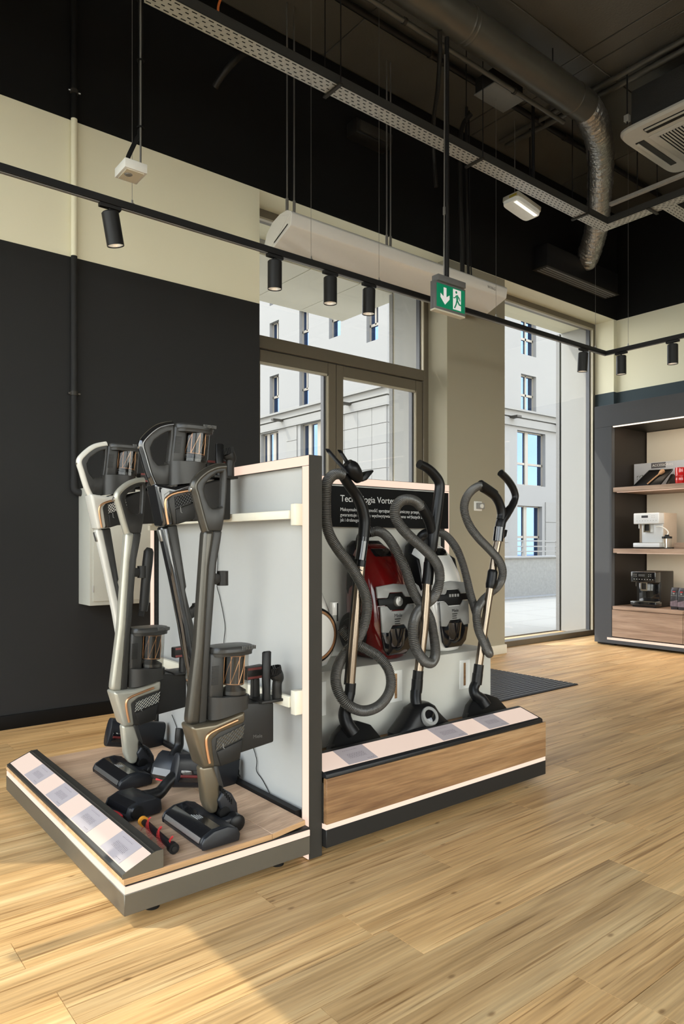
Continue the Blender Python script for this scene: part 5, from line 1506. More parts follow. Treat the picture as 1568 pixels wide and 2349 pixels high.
# light of the cabinet's own LED strips
def strip_light(loc, sx, sy, e, rot=(0, 0, 0), col=(1.0, 0.80, 0.60)):
    l = bpy.data.lights.new('strip_lamp', 'AREA'); l.shape = 'RECTANGLE'; l.size = sx; l.size_y = sy; l.energy = e; l.color = col
    o = bpy.data.objects.new('strip_lamp', l); C.objects.link(o); o.location = loc; o.rotation_euler = rot; o.parent = cab
    o.location = Vector(loc) - cab.location
    return o
strip_light((FX + 0.06, 2.3, zf0 - 0.012), 0.03, 3.2, 9, (0, math.radians(-35), 0))
strip_light((FX + 0.08, 2.3, z_s10 - 0.012), 0.03, 3.2, 5, (0, math.radians(-35), 0))
strip_light((FX + 0.08, 2.3, z_s20 - 0.012), 0.03, 3.2, 5, (0, math.radians(-35), 0))

# ---------------------------------------------------------------- things on the shelves
Z1, Z2, Z3 = z_s11 + 0.0005, z_s21 + 0.0005, z_c1 + 0.0005
M_cmw = mat('coffee machine white', (0.66, 0.68, 0.70), 0.25, coat=0.4, var=0.01)
M_chrome = mat('chrome', (0.7, 0.69, 0.66), 0.12, metal=1.0, var=0.02)
def coffee(label, x, y0, y1, z, m_body, m_side, m_disp, h=0.365, d=0.37):
    t = thing('coffee_machine', label, 'coffee machine', (x + 0.18, (y0 + y1) / 2, z))
    w = y1 - y0
    hd0 = z + h * 0.69
    part('rear_body', MB().box(x + 0.105, x + d, y0, y1, z + 0.012, z + h), m_side, t, bevel=0.006)
    hdp = part('control_head', MB().box(x, x + 0.112, y0 + 0.003, y1 + 0.008, hd0, z + h - 0.002), m_body, t, bevel=0.008, seg=3)
    part('display', MB().box(x - 0.001, x + 0.004, y0 + w * 0.44, y0 + w * 0.70, hd0 + 0.062, hd0 + 0.086), m_disp, hdp)
    mb = MB()
    for k in range(8):
        yy = y0 + w * (0.12 + 0.76 * k / 7)
        mb.box(x - 0.001, x + 0.002, yy - 0.004, yy + 0.004, hd0 + 0.030, hd0 + 0.035)
    for yy in (0.20, 0.28, 0.80, 0.88):
        for zz in (0.064, 0.082):
            mb.box(x - 0.001, x + 0.002, y0 + w * yy - 0.003, y0 + w * yy + 0.003, hd0 + zz - 0.002, hd0 + zz + 0.002)
    part('touch_marks', mb, M_panelg if m_body is M_cmw else M_print, hdp)
    part('front_lower', MB().box(x + 0.09, x + 0.11, y0 + 0.01, y1 - 0.035, z + 0.05, hd0), m_body, t, bevel=0.003)
    sp = part('spout', MB().ring_prism([(y0 + w * 0.38, hd0 + 0.005), (y0 + w * 0.66, hd0 + 0.005), (y0 + w * 0.66, hd0 - 0.085), (y0 + w * 0.38, hd0 - 0.085)],
              [(y0 + w * 0.43, hd0 - 0.005), (y0 + w * 0.61, hd0 - 0.005), (y0 + w * 0.61, hd0 - 0.070), (y0 + w * 0.43, hd0 - 0.070)], 'x', x + 0.02, x + 0.085), M_chrome, t)
    part('spout_core', MB().box(x + 0.03, x + 0.085, y0 + w * 0.44, y0 + w * 0.60, hd0 - 0.068, hd0), M_dgrey, sp)
    part('milk_pipe', MB().tube([(x + 0.05, y0 + w * 0.90, hd0), (x + 0.05, y0 + w * 0.90, hd0 - 0.045)], 0.005, 8), M_chrome, t, smooth=40)
    part('drip_tray', MB().box(x - 0.004, x + 0.115, y0 - 0.004, y1 + 0.010, z + 0.014, z + 0.058), m_body, t, bevel=0.006)
    part('drip_grid', MB().box(x + 0.002, x + 0.092, y0 + 0.004, y1 - 0.004, z + 0.058, z + 0.062), M_chrome, t)
    part('foot_base', MB().box(x + 0.012, x + d - 0.01, y0 + 0.006, y1 - 0.006, z, z + 0.014), M_blackp, t)
    return t
coffee('white coffee machine with milk tube on the middle shelf', 6.90, 3.535, 3.80, Z2, M_cmw, mat('warm beige lacquer', (0.50, 0.41, 0.32), 0.4), M_ink)
coffee('black coffee machine with chrome spout on the lower counter', 6.88, 3.56, 3.82, Z3, M_blackg, mat('black brown lacquer', (0.020, 0.018, 0.015), 0.4, spec=0.3), mat('grey display', (0.06, 0.06, 0.06), 0.2))
ml = thing('milk_carafe', 'small glass milk carafe with black lid beside the white coffee machine', 'carafe', (6.93, 3.47, Z2))
part('flask', MB().lathe([(0.038, 0), (0.042, 0.004), (0.044, 0.09), (0.040, 0.105)], (6.93, 3.47, Z2), (0, 0, 1), 20), M_clear, ml, smooth=40)
part('lid', MB().lathe([(0.048, 0.102), (0.048, 0.122), (0.022, 0.125), (0.020, 0.140), (0.0, 0.141)], (6.93, 3.47, Z2), (0, 0, 1), 20), M_blackp, ml, smooth=40)
part('dip_tube', MB().tube([(6.93, 3.475, Z2 + 0.01), (6.93, 3.475, Z2 + 0.1)], 0.006, 8), M_chrome, ml, smooth=40)
part('milk_hose', MB().tube(bez([(6.925, 3.465, Z2 + 0.135), (6.925, 3.455, Z2 + 0.165), (6.925, 3.485, Z2 + 0.20), (6.93, 3.545, Z2 + 0.225), (6.94, 3.585, Z2 + 0.22)], 5), 0.006, 8), M_whiteg, ml, smooth=40)
# accessories carton, grill tray, wooden spoon, red pots
ac = thing('accessories_carton', 'grey carton lettered ACCESSORIES standing on the top shelf', 'box', (7.22, 3.4, Z1))
part('carton', MB().box(7.20, 7.26, 3.24, (7.2, 3.966, 1.803)[1], Z1, (7.2, 3.963, 1.92)[2]), mat('carton grey print', (0.36, 0.38, 0.41), 0.5), ac, bevel=0.001, seg=1)
ya, yb = (7.2, 3.774, 1.857)[1], (7.2, 3.619, 1.845)[1]
zt_ = (7.2, 3.741, 1.914)[2]
part('title_plate', MB().box(7.1985, 7.2005, yb, ya, (7.2, 3.741, 1.857)[2], zt_), mat('title plate grey', (0.06, 0.06, 0.065), 0.5), ac)
text('lettering', 'ACCESSORIES', 0.036, (7.198, ya - 0.012, (7.2, 3.764, 1.875)[2]), (0, -1, 0), (0, 0, 1), M_print, ac)
mb = MB()
lf = random.Random(5)
for k in range(14):
    yy = (7.2, 3.885, 1.797)[1] + lf.uniform(-0.04, 0.04); zz = Z1 + 0.05 + lf.uniform(0, 0.09)
    mb.prism([(yy, zz), (yy + lf.uniform(-0.02, 0.02), zz + 0.014), (yy + 0.012, zz + 0.004)], 'x', 7.1988, 7.2)
part('herb_print', mb, mat('herb green print', (0.05, 0.07, 0.03), 0.6), ac)
gt = thing('grill_tray', 'black grill tray tilted against a stand on the top shelf', 'tray', (6.98, 3.5, Z1))
tq = [(6.9, 3.817, 1.656), (7.02, 3.693, 1.812), (7.02, 3.457, 1.806), (6.9, 3.531, 1.647)]
v0 = [Vector((6.92, (6.92, 3.819, 1.662)[1], Z1 + 0.004)), Vector((7.06, (7.06, 3.719, 1.821)[1], (7.06, 3.719, 1.821)[2])), Vector((7.06, (7.06, 3.477, 1.815)[1], (7.06, 3.477, 1.815)[2])), Vector((6.92, (6.92, 3.541, 1.653)[1], Z1 + 0.004))]
nn = (v0[1] - v0[0]).cross(v0[3] - v0[0]).normalized()
if nn.x > 0:
    nn = -nn
mb = MB().add([tuple(p) for p in v0] + [tuple(p - nn * 0.012) for p in v0], [(0, 1, 2, 3), (7, 6, 5, 4), (0, 4, 5, 1), (1, 5, 6, 2), (2, 6, 7, 3), (3, 7, 4, 0)])
part('tray_plate', mb, M_blackp, gt, bevel=0.002)
mb = MB()
for a, b in zip(v0, v0[1:] + v0[:1]):
    mb.tube([a + nn * 0.004, b + nn * 0.004], 0.006, 6)
part('tray_rim', mb, M_blackp, gt)
part('stand', MB().prism([(6.96, Z1), (7.12, Z1), (7.12, Z1 + 0.10), (7.08, Z1 + 0.12)], 'y', 3.475, 3.505), M_cabi, gt)
sp = thing('wooden_spoon', 'pale wooden spoon lying on the black grill tray', 'spoon', tuple(v0[0].lerp(v0[2], 0.4)))
def on_tray(u, w, h=0.012):
    return v0[0].lerp(v0[3], u).lerp(v0[1].lerp(v0[2], u), w) + nn * h
sps = [on_tray(0.52, 0.06), on_tray(0.58, 0.45), on_tray(0.62, 0.62), on_tray(0.65, 0.72), on_tray(0.685, 0.88), on_tray(0.70, 0.94)]
part('spoon_body', MB().tube(bez([tuple(p) for p in sps], 4), [0.007] * 9 + [0.008, 0.010, 0.013, 0.018, 0.022, 0.024, 0.025, 0.024, 0.021, 0.017, 0.012, 0.006], 10), wood('spoon wood', (0.36, 0.19, 0.09), (0.50, 0.29, 0.15), (0.58, 0.36, 0.2), 'Z', 2.0, 0.55), sp, smooth=60)
for k, (yy, l) in enumerate(((3.345, 'red glazed ribbed pot nearest the grill tray on the top shelf'), (3.235, 'red glazed ribbed pot at the right picture edge on the top shelf'))):
    p = part('red_pot', MB().lathe([(0.040, 0), (0.045, 0.006), (0.050, 0.05), (0.046, 0.075), (0.049, 0.080), (0.049, 0.088), (0.046, 0.094), (0.050, 0.130), (0.047, 0.165), (0.044, 0.165), (0.042, 0.012), (0.0, 0.012)], (6.95, yy, Z1), (0, 0, 1), 24, cap=False), mat('red glaze', (0.50, 0.012, 0.012), 0.15, coat=0.6), None, smooth=40, loc=(6.95, yy, Z1))
    tag(p, l, 'pot', 'red pots')
wb = part('wooden_block', MB().box(6.99, 7.10, 3.0, 3.43, Z2, Z2 + 0.062), M_shelfw, None, bevel=0.003, loc=(6.99, 3.2, Z2))
tag(wb, 'low wooden block beside the milk carafe on the middle shelf', 'wooden block')
M_bag = mat('dark coffee foil', (0.022, 0.020, 0.024), 0.35, bump=(30, 0.4), var=0.2)
for k, (yy, xx, l) in enumerate(((3.385, 6.93, 'dark coffee bag nearest the black coffee machine'), (3.297, 6.90, 'dark coffee bag at the right picture edge on the counter'))):
    b = thing('coffee_bag', l, 'coffee bag', (xx, yy, Z3), 'coffee bags on the counter')
    part('bag', MB().loft([srect(xx, yy, 0.030, 0.038, Z3, 4, 20), srect(xx, yy, 0.034, 0.041, Z3 + 0.04, 4, 20), srect(xx, yy, 0.032, 0.041, Z3 + 0.15, 4, 20), srect(xx, yy, 0.026, 0.040, Z3 + 0.185, 4, 20), srect(xx + 0.004, yy, 0.010, 0.038, Z3 + 0.215, 4, 20)]), M_bag, b, smooth=50)
    part('label_red', MB().box(xx - 0.0345, xx - 0.031, yy - 0.014, yy + 0.012, Z3 + 0.172, Z3 + 0.180), mat('label red', (0.5, 0.03, 0.03), 0.5), b)
    part('label_band', MB().box(xx - 0.0355, xx - 0.033, yy - 0.030, yy + 0.030, Z3 + 0.135, Z3 + 0.139), M_panelg, b)
    part('label_seal', MB().lathe([(0.009, 0), (0.009, 0.002)], (xx - 0.0335, yy, Z3 + 0.157), (-1, 0, 0), 14), M_panelg, b)
    part('label_photo', MB().prism([(yy - 0.036, Z3 + 0.03), (yy + 0.036, Z3 + 0.03), (yy + 0.036, Z3 + 0.075), (yy - 0.036, Z3 + 0.095)], 'x', xx - 0.0352, xx - 0.032), mat('mauve photo print', (0.16, 0.12, 0.14), 0.4, noise=(60, 0.6)), b)

# ================================================================== LEFT WALL: conduit and distribution box
cp = thing('wall_conduit', 'vertical painted conduit pipe on the left wall', 'pipe', (1.40, 4.34, 1.38))
part('pipe', MB().tube([(1.40, 4.343, 1.42), (1.40, 4.343, 4.85)], 0.0185, 16), M_wall, cp, smooth=50)
part('pipe_elbow', MB().tube(bez([(1.40, 4.343, 1.46), (1.402, 4.340, 1.40), (1.42, 4.330, 1.378), (1.45, 4.32, 1.375)], 5), 0.021, 14), M_wall, cp, smooth=50)
for z in (3.80, 1.975):
    c = part('pipe_clip', MB().lathe([(0.024, -0.012), (0.024, 0.012)], (1.40, 4.343, z), (0, 0, 1), 18), M_anth, cp, smooth=40)
    part('clip_screw', MB().tube([(1.365, 4.338, z), (1.376, 4.338, z)], 0.005, 8), M_steel, c)
    part('clip_screw', MB().tube([(1.424, 4.338, z), (1.436, 4.338, z)], 0.005, 8), M_steel, c)
M_boxg = mat('light grey box paint', (0.42, 0.415, 0.36), 0.5, var=0.02)
eb = thing('distribution_box', 'light grey metal distribution box on the dark left wall', 'electrical box', (1.62, 4.27, 0.70))
part('box_body', MB().box(1.434, 1.86, 4.17, YW - 0.001, 0.70, 1.402), M_boxg, eb, bevel=0.003)
part('box_door', MB().box(1.452, 1.842, 4.162, 4.17, 0.725, 1.378), M_boxg, eb, bevel=0.002)
hg = MB()
for z in (0.80, 1.30):
    hg.tube([(1.452, 4.163, z - 0.02), (1.452, 4.163, z + 0.02)], 0.004, 8)
part('hinge', hg, M_steel, eb)
# thermostat on the pier
th = thing('thermostat', 'small white thermostat with grey knob on the cream pier', 'thermostat', (5.05, YW, 1.5))
tx0, tx1 = (5.065, 4.35, 1.419)[0], (5.17, 4.35, 1.422)[0]; tz0, tz1 = (5.115, 4.35, 1.372)[2], (5.115, 4.35, 1.461)[2]
part('plate', MB().box(tx0, tx1, YW - 0.012, YW - 0.0005, tz0, tz1), M_white, th, bevel=0.003)
part('module', MB().box(tx0 + 0.02, tx1 + 0.01, YW - 0.035, YW - 0.012, tz0 + 0.018, tz1 - 0.014), M_panelg, th, bevel=0.003)
part('knob', MB().lathe([(0.020, 0), (0.019, 0.012), (0.0, 0.013)], ((tx0 + tx1) / 2 + 0.016, YW - 0.035, (tz0 + tz1) / 2), (0, -1, 0), 18), M_white, th, smooth=40)

# ================================================================== ENTRANCE MAT
mt = thing('entrance_mat', 'dark ribbed entrance mat with metal strips in front of the glass door', 'mat', (3.8, 3.6, 0))
part('mat_base', MB().box(3.0, 4.715, 3.04, 4.26, 0.0003, 0.0030), M_dgrey, mt)
M_rib = mat('ribbed carpet strip', (0.040, 0.040, 0.042), 0.9, bump=(500, 0.6), var=0.25)
s0 = None; a0 = None
k = 0
yy = 3.043
while yy < 4.22:
    if s0 is None:
        s0 = part('carpet_strip', MB().box(3.0, 4.713, yy, yy + 0.030, 0.0030, 0.0085), M_rib, mt, bevel=0.001, seg=1)
        a0 = part('metal_strip', MB().box(3.0, 4.714, yy + 0.033, yy + 0.039, 0.0030, 0.0070), M_steel, mt)
    else:
        for q in (s0, a0):
            c = q.copy(); C.objects.link(c); c.location.y = k * 0.042
    k += 1
    yy += 0.042

# ================================================================== AIR CURTAIN over the door
ac = thing('air_curtain', 'long glossy white air curtain hanging above the glass door', 'air curtain', (3.9, 4.15, 3.15))
AX0, AX1 = 2.74, 5.06
prof = [(3.972, 3.325), (3.985, 3.250), (3.995, 3.243), (4.20, 3.165), (4.285, 3.150), (4.318, 3.158), (4.322, 3.22), (4.29, 3.29), (4.22, 3.345), (4.12, 3.372), (4.03, 3.368), (3.985, 3.345)]
bd = part('casing', MB().prism(prof, 'x', AX0, AX1), M_whiteg, ac, bevel=0.002, seg=1, smooth=30)
part('end_plate', MB().prism([(3.995, 3.322), (4.12, 3.356), (4.21, 3.335), (4.275, 3.285), (4.305, 3.22), (4.305, 3.175), (4.20, 3.185)], 'x', AX0 - 0.004, AX0 + 0.002), M_whiteg, ac, bevel=0.001, seg=1)
part('end_slot', MB().prism([(4.015, 3.262), (4.018, 3.268), (4.19, 3.196), (4.186, 3.190)], 'x', AX0 - 0.0048, AX0 - 0.0035), M_black, ac)
mb = MB()
for k in range(5):
    mb.box(AX0 + 0.05, AX1 - 0.05, 4.205 + k * 0.016, 4.213 + k * 0.016, 3.140, 3.156)
part('outlet_slats', mb, M_panelg, ac)
text('lettering', 'WING', 0.034, (AX1 - 0.27, 3.975, 3.278), (1, 0, 0), (0, -0.17, 1), M_panelg, ac, spacing=1.25)
for i, px in enumerate((646, 655, 878, 885)):
    x = (2.78, 2.84, 3.72, 3.76)[i]
    part('hanger_rod', MB().tube([(x, 4.09, 3.36), (x, 4.09, 4.85)], 0.006, 8), M_steel, ac, smooth=40)
    part('rod_nut', MB().lathe([(0.011, 0), (0.011, 0.10), (0.007, 0.105)], (x, 4.09, 3.38), (0, 0, 1), 10), M_steel, ac)
cn = thing('cable_conduit', 'pair of dark cable conduits dropping to the air curtain from the ceiling', 'conduit', (4.72, 4.10, 3.36))
part('conduit', MB().tube(bez([(4.61, 4.1, 3.394), (4.604, 4.1, 3.648), (4.582, 4.1, 4.055), (4.582, 4.1, 4.505), (4.621, 4.1, 4.688), (4.665, 4.05, 4.768)], 6), 0.020, 12), M_dgrey, cn, smooth=50)
part('conduit', MB().tube([(4.688, 4.1, 3.386), (4.677, 4.1, 3.668), (4.66, 4.1, 4.193), (4.66, 4.1, 4.722), (4.666, 4.1, 5.027)], 0.013, 12), M_dgrey, cn, smooth=50)
part('conduit_rod', MB().tube([(4.751, 4.12, 3.4), (4.728, 4.12, 3.688), (4.717, 4.12, 4.219), (4.717, 4.12, 4.752), (4.723, 4.12, 5.212)], 0.006, 8), M_blackm, cn, smooth=50)

# ================================================================== CEILING: tray, tracks, lamps, duct, cassette
tr = thing('cable_tray', 'perforated metal cable tray hanging under the black ceiling', 'cable tray', (2.5, 3.49, 3.92))
TZ = 3.918
def tray_run(name, x0, x1, y0, y1, along):
    p = part(name, MB().box(x0, x1, y0, y1, TZ, TZ + 0.002), M_galv, tr)
    w = MB()
    if along == 'x':
        w.box(x0, x1, y0, y0 + 0.002, TZ, TZ + 0.062); w.box(x0, x1, y1 - 0.002, y1, TZ, TZ + 0.062)
    else:
        w.box(x0, x0 + 0.002, y0, y1, TZ, TZ + 0.062); w.box(x1 - 0.002, x1, y0, y1, TZ, TZ + 0.062)
    part('side_wall', w, mat('dark galvanised', (0.045, 0.045, 0.042), 0.5, metal=0.3), p)
    s = MB()
    if along == 'x':
        n = int((x1 - x0) / 0.05)
        for i in range(n):
            for j in range(4):
                x = x0 + 0.012 + i * 0.05 + (0.025 if j % 2 else 0)
                y = y0 + 0.018 + j * (y1 - y0 - 0.036) / 3
                s.box(x, x + (0.030 if j in (0, 3) else 0.020), y - 0.0035, y + 0.0035, TZ - 0.0006, TZ + 0.001)
    else:
        n = int((y1 - y0) / 0.05)
        for i in range(n):
            for j in range(4):
                y = y0 + 0.012 + i * 0.05 + (0.025 if j % 2 else 0)
                x = x0 + 0.018 + j * (x1 - x0 - 0.036) / 3
                s.box(x - 0.0035, x + 0.0035, y, y + (0.030 if j in (0, 3) else 0.020), TZ - 0.0006, TZ + 0.001)
    part('slot_rows', s, M_black, p)['kind'] = 'stuff'
tray_run('tray_run', XL + 0.02, 5.90, 3.432, 3.552, 'x')
tray_run('tray_run', 5.78, 5.90, -3.0, 3.432, 'y')
tray_run('tray_branch', 5.90, XR - 0.01, 2.87, 2.99, 'x')
for x in (-0.6, 1.15, 2.72, 4.06, 5.45):
    b = part('tray_bracket', MB().box(x - 0.012, x + 0.012, 3.405, 3.580, TZ - 0.014, TZ - 0.001), M_anth, tr, bevel=0.001, seg=1)
    part('threaded_rod', MB().tube([(x, 3.412, TZ - 0.016), (x, 3.412, ZC)], 0.004, 6), M_blackm, b)
    part('threaded_rod', MB().tube([(x, 3.573, TZ - 0.016), (x, 3.573, ZC)], 0.004, 6), M_blackm, b)
for y in (3.05, 1.5):
    b = part('tray_bracket', MB().box(5.755, 5.925, y - 0.012, y + 0.012, TZ - 0.014, TZ - 0.001), M_anth, tr, bevel=0.001, seg=1)
    part('threaded_rod', MB().tube([(5.918, y, TZ - 0.016), (5.918, y, ZC)], 0.004, 6), M_blackm, b)
part('strut_rail', MB().box(5.66, 5.70, 0.5, 3.35, TZ + 0.10, TZ + 0.125), M_galv, tr)
part('strut_drop', MB().tube([(5.68, 3.1, TZ + 0.10), (5.68, 3.1, ZC)], 0.005, 6), M_blackm, tr)
cb = MB()
rc = random.Random(2)
for k in range(7):
    y = 3.45 + 0.012 * k
    pts = [(x, y + rc.uniform(-0.004, 0.004), TZ + 0.012 + rc.uniform(0, 0.03)) for x in (XL + 0.05, 0.0, 1.2, 2.4, 3.6, 4.8, 5.75)]
    cb.tube(bez(pts, 3), 0.005, 6)
part('cable_run', cb, M_black, tr, smooth=60)
oc = part('cable_tail', MB().tube(bez([(1.889, 3.45, 3.976), (1.889, 3.45, 4.012), (1.897, 3.45, 4.047), (1.916, 3.45, 4.097)], 5), 0.007, 8), mat('orange cable', (0.55, 0.14, 0.03), 0.5), tr, smooth=50)
gt_ = part('drop_hose', MB().tube(bez([(2.304, 4.25, 4.148), (2.316, 4.2, 4.186), (2.342, 4.1, 4.237), (2.34, 3.95, 4.224), (2.198, 3.6, 4.004)], 5), 0.022, 10), M_dgrey, tr, smooth=50)

# lighting track with suspension wires
tk = thing('lighting_track', 'black L-shaped lighting track hanging on thin wires', 'lighting track', (2.5, 3.5, 2.78))
part('track_bar', MB().box(XL + 0.01, 5.876, 3.482, 3.518, 2.772, 2.808), M_blackm, tk, bevel=0.002, seg=1)
part('track_bar', MB().box(5.840, 5.876, -2.5, 3.482, 2.772, 2.808), M_blackm, tk, bevel=0.002, seg=1)
part('track_groove', MB().box(XL + 0.01, 5.85, 3.493, 3.507, 2.769, 2.7725), M_panelg, tk)
part('track_groove', MB().box(5.851, 5.865, -2.5, 3.49, 2.769, 2.7725), M_panelg, tk)
for x in (-0.5, (1.421, 3.5, 2.83)[0], (2.557, 3.5, 2.808)[0], (3.115, 3.5, 2.815)[0], (4.319, 3.5, 2.81)[0], (5.695, 3.5, 2.825)[0]):
    w = part('suspension_wire', MB().tube([(x, 3.5, 2.82), (x, 3.5, ZC - 0.001)], 0.0014, 5), M_steel, tk)
    part('wire_grip', MB().lathe([(0.012, 0), (0.012, 0.006), (0.005, 0.010), (0.005, 0.024)], (x, 3.5, 2.808), (0, 0, 1), 12), M_steel, w, smooth=40)
for y in ((5.858, 3.281, 2.825)[1], 1.6):
    w = part('suspension_wire', MB().tube([(5.858, y, 2.82), (5.858, y, ZC - 0.001)], 0.0014, 5), M_steel, tk)
    part('wire_grip', MB().lathe([(0.012, 0), (0.012, 0.006), (0.005, 0.010), (0.005, 0.024)], (5.858, y, 2.808), (0, 0, 1), 12), M_steel, w, smooth=40)

def spot(label, x, y, axis=(0, 0, -1), along='x', L=0.165):
    t = thing('spotlight', label, 'spotlight', (x, y, 2.76), 'spotlights on the track')
    hx, hy = (0.055, 0.014) if along == 'x' else (0.014, 0.055)
    part('adapter', MB().box(x - hx, x + hx, y - hy, y + hy, 2.752, 2.7705), M_blackm, t, bevel=0.002, seg=1)
    ax = Vector(axis).normalized()
    top = Vector((x, y, 2.738))
    part('stem', MB().tube([(x, y, 2.755), tuple(top + ax * 0.02)], 0.007, 8), M_dgrey, t, smooth=40)
    b = part('lamp_body', MB().lathe([(0.036, 0.0), (0.0425, 0.006), (0.0425, L), (0.0405, L), (0.0392, L - 0.006)], top, ax, 30, cap=False), M_blackm, t, smooth=40)
    part('lamp_back', MB().lathe([(0.0365, 0.0), (0.0365, 0.003)], top, ax, 24), M_blackm, b)
    part('reflector', MB().lathe([(0.0390, L - 0.005), (0.034, L - 0.018), (0.022, L - 0.028), (0.0, L - 0.030)], top, ax, 24, cap=False), mat('bright reflector', (0.88, 0.87, 0.84), 0.30, metal=0.5, noise=(240, 0.3)), b, smooth=15)
    part('led_chip', MB().lathe([(0.012, L - 0.0285), (0.012, L - 0.027)], top, ax, 14), mat('led chip', (0.8, 0.75, 0.6), 0.4, emit=((1.0, 0.88, 0.72), 9.0)), b)
    l = bpy.data.lights.new('spot_lamp', 'SPOT'); l.energy = SPOT_W; l.spot_size = math.radians(75); l.spot_blend = 0.9; l.shadow_soft_size = 0.03; l.color = (1.0, 0.87, 0.70)
    o = bpy.data.objects.new('spot_lamp', l); C.objects.link(o); o.parent = t
    o.location = top + ax * (L + 0.01) - t.location
    o.rotation_euler = ax.to_track_quat('-Z', 'Y').to_euler()
    return t
SPOT_W = 36
spot('black track spotlight tilted forward, farthest left', (1.285, 3.5, 2.749)[0] + 0.02, 3.5, (0.20, 0.05, -0.98))
spot('black track spotlight at the left edge of the glass door', (2.292, 3.5, 2.76)[0], 3.5, (0.03, 0.05, -1))
spot('black track spotlight second from the door left edge', (2.706, 3.5, 2.755)[0], 3.5)
spot('black track spotlight third from the door left edge', (3.027, 3.5, 2.76)[0], 3.5, (0, 0.03, -1))
spot('black track spotlight in front of the tall window corner', (5.503, 3.5, 2.791)[0], 3.5, (0, 0.06, -1))
spot('black track spotlight first around the track corner', 5.858, (5.858, 3.347, 2.781)[1], (0.04, 0.02, -1), 'y')
spot('black track spotlight nearest the right picture edge', 5.858, (5.858, 2.885, 2.756)[1], (0, 0, -1), 'y')

# exit sign on its pole
ex = thing('exit_sign', 'green running man exit sign with down arrow on a ceiling pole', 'sign', (3.42, 3.2, 2.55))
ex0, ex1 = (3.345, 3.2, 2.648)[0], (3.628, 3.2, 2.679)[0]
ez0, ez1 = (3.345, 3.2, 2.602)[2], (3.345, 3.2, 2.784)[2]
part('housing', MB().box(ex0 - 0.014, ex1 + 0.003, 3.202, 3.240, ez0, ez1), M_signg, ex, bevel=0.003)
part('mount_box', MB().box(ex0 + 0.005, ex1 - 0.012, 3.185, 3.245, ez1, ez1 + 0.040), M_signg, ex, bevel=0.003)
part('bottom_lens', MB().box(ex0 - 0.01, ex1, 3.203, 3.245, ez0 - 0.010, ez0), M_cream, ex)
gx0, gx1, gz0, gz1 = ex0 + 0.006, ex1 - 0.008, ez0 + 0.016, ez1 - 0.014
fc = part('green_face', MB().box(gx0, gx1, 3.1995, 3.202, gz0, gz1), M_green, ex)
def face(pts, name, m, d):
    w, h = gx1 - gx0, gz1 - gz0
    mb = MB().prism([(gx0 + w * u, gz0 + h * v) for u, v in pts], 'y', 3.1995 - d, 3.1995 - d + 0.0006)
    return part(name, mb, m, fc)
face([(0.235, 0.88), (0.335, 0.88), (0.335, 0.48), (0.445, 0.60), (0.445, 0.42), (0.285, 0.14), (0.125, 0.42), (0.125, 0.60), (0.235, 0.48)], 'arrow', M_signw, 0.0008)
face([(0.57, 0.06), (0.86, 0.06), (0.86, 0.95), (0.57, 0.95)], 'door_field', M_signw, 0.0008)
mw, mh = gx1 - gx0, gz1 - gz0
def limb(pts, r):
    return [(gx0 + mw * u, 3.1985, gz0 + mh * v) for u, v in pts]
mb = MB()
hc = (gx0 + mw * 0.685, 3.1988, gz0 + mh * 0.83)
mb.lathe([(mw * 0.034, 0), (mw * 0.034, 0.0008)], hc, (0, -1, 0), 16)
mb.tube(limb([(0.70, 0.70), (0.715, 0.50)], 1), mw * 0.034, 8)
mb.tube(limb([(0.69, 0.68), (0.63, 0.57), (0.58, 0.56)], 1), mw * 0.014, 6)
mb.tube(limb([(0.73, 0.68), (0.79, 0.60), (0.82, 0.48)], 1), mw * 0.014, 6)
mb.tube(limb([(0.71, 0.50), (0.68, 0.30), (0.62, 0.12)], 1), mw * 0.019, 6)
mb.tube(limb([(0.72, 0.48), (0.79, 0.32), (0.93, 0.30)], 1), mw * 0.019, 6)
part('running_man', mb, M_green, fc)
pl = part('pole', MB().tube([((ex0 + ex1) / 2 - 0.025, 3.215, ez1 + 0.035), ((ex0 + ex1) / 2 - 0.025, 3.215, 4.42)], 0.0155, 14), M_blackm, ex, smooth=40)
part('threaded_rod', MB().tube([((ex0 + ex1) / 2 - 0.052, 3.215, ez1 + 0.035), ((ex0 + ex1) / 2 - 0.045, 3.215, 4.3)], 0.005, 8), M_steel, pl)
part('rod_nut', MB().lathe([(0.010, 0), (0.010, 0.05)], ((ex0 + ex1) / 2 - 0.050, 3.215, 3.24), (0, 0, 1), 8), M_steel, pl)

# small white emergency light on a rod
em = thing('emergency_light', 'small square white emergency light hanging above the left track', 'emergency light', (1.36, 3.37, 2.88))
part('case', MB().box(1.305, 1.417, 3.30, 3.435, 2.884, 2.929), M_white, em, bevel=0.002)
part('lens_frame', MB().box(1.318, 1.404, 3.312, 3.423, 2.881, 2.8845), M_cream, em)
part('lens', MB().lathe([(0.020, 0), (0.014, 0.004), (0.0, 0.005)], (1.345, 3.36, 2.881), (0, 0, -1), 14), M_panelg, em, smooth=20)
part('rod', MB().tube([(1.395, 3.33, 2.929), (1.395, 3.33, 4.85)], 0.005, 8), M_steel, em, smooth=40)
part('conduit', MB().tube(bez([(1.335, 3.36, 2.929), (1.342, 3.355, 2.965), (1.375, 3.345, 3.05), (1.398, 3.343, 3.12), (1.402, 3.345, 3.4), (1.400, 3.345, 4.2), (1.402, 3.345, 4.85)], 5), 0.011, 10), M_black, em, smooth=50)
for z in (3.12, 3.45, 3.75):
    part('cable_tie', MB().lathe([(0.0175, -0.004), (0.0175, 0.004)], (1.398, 3.338, z), (0, 0, 1), 12), M_black, em)

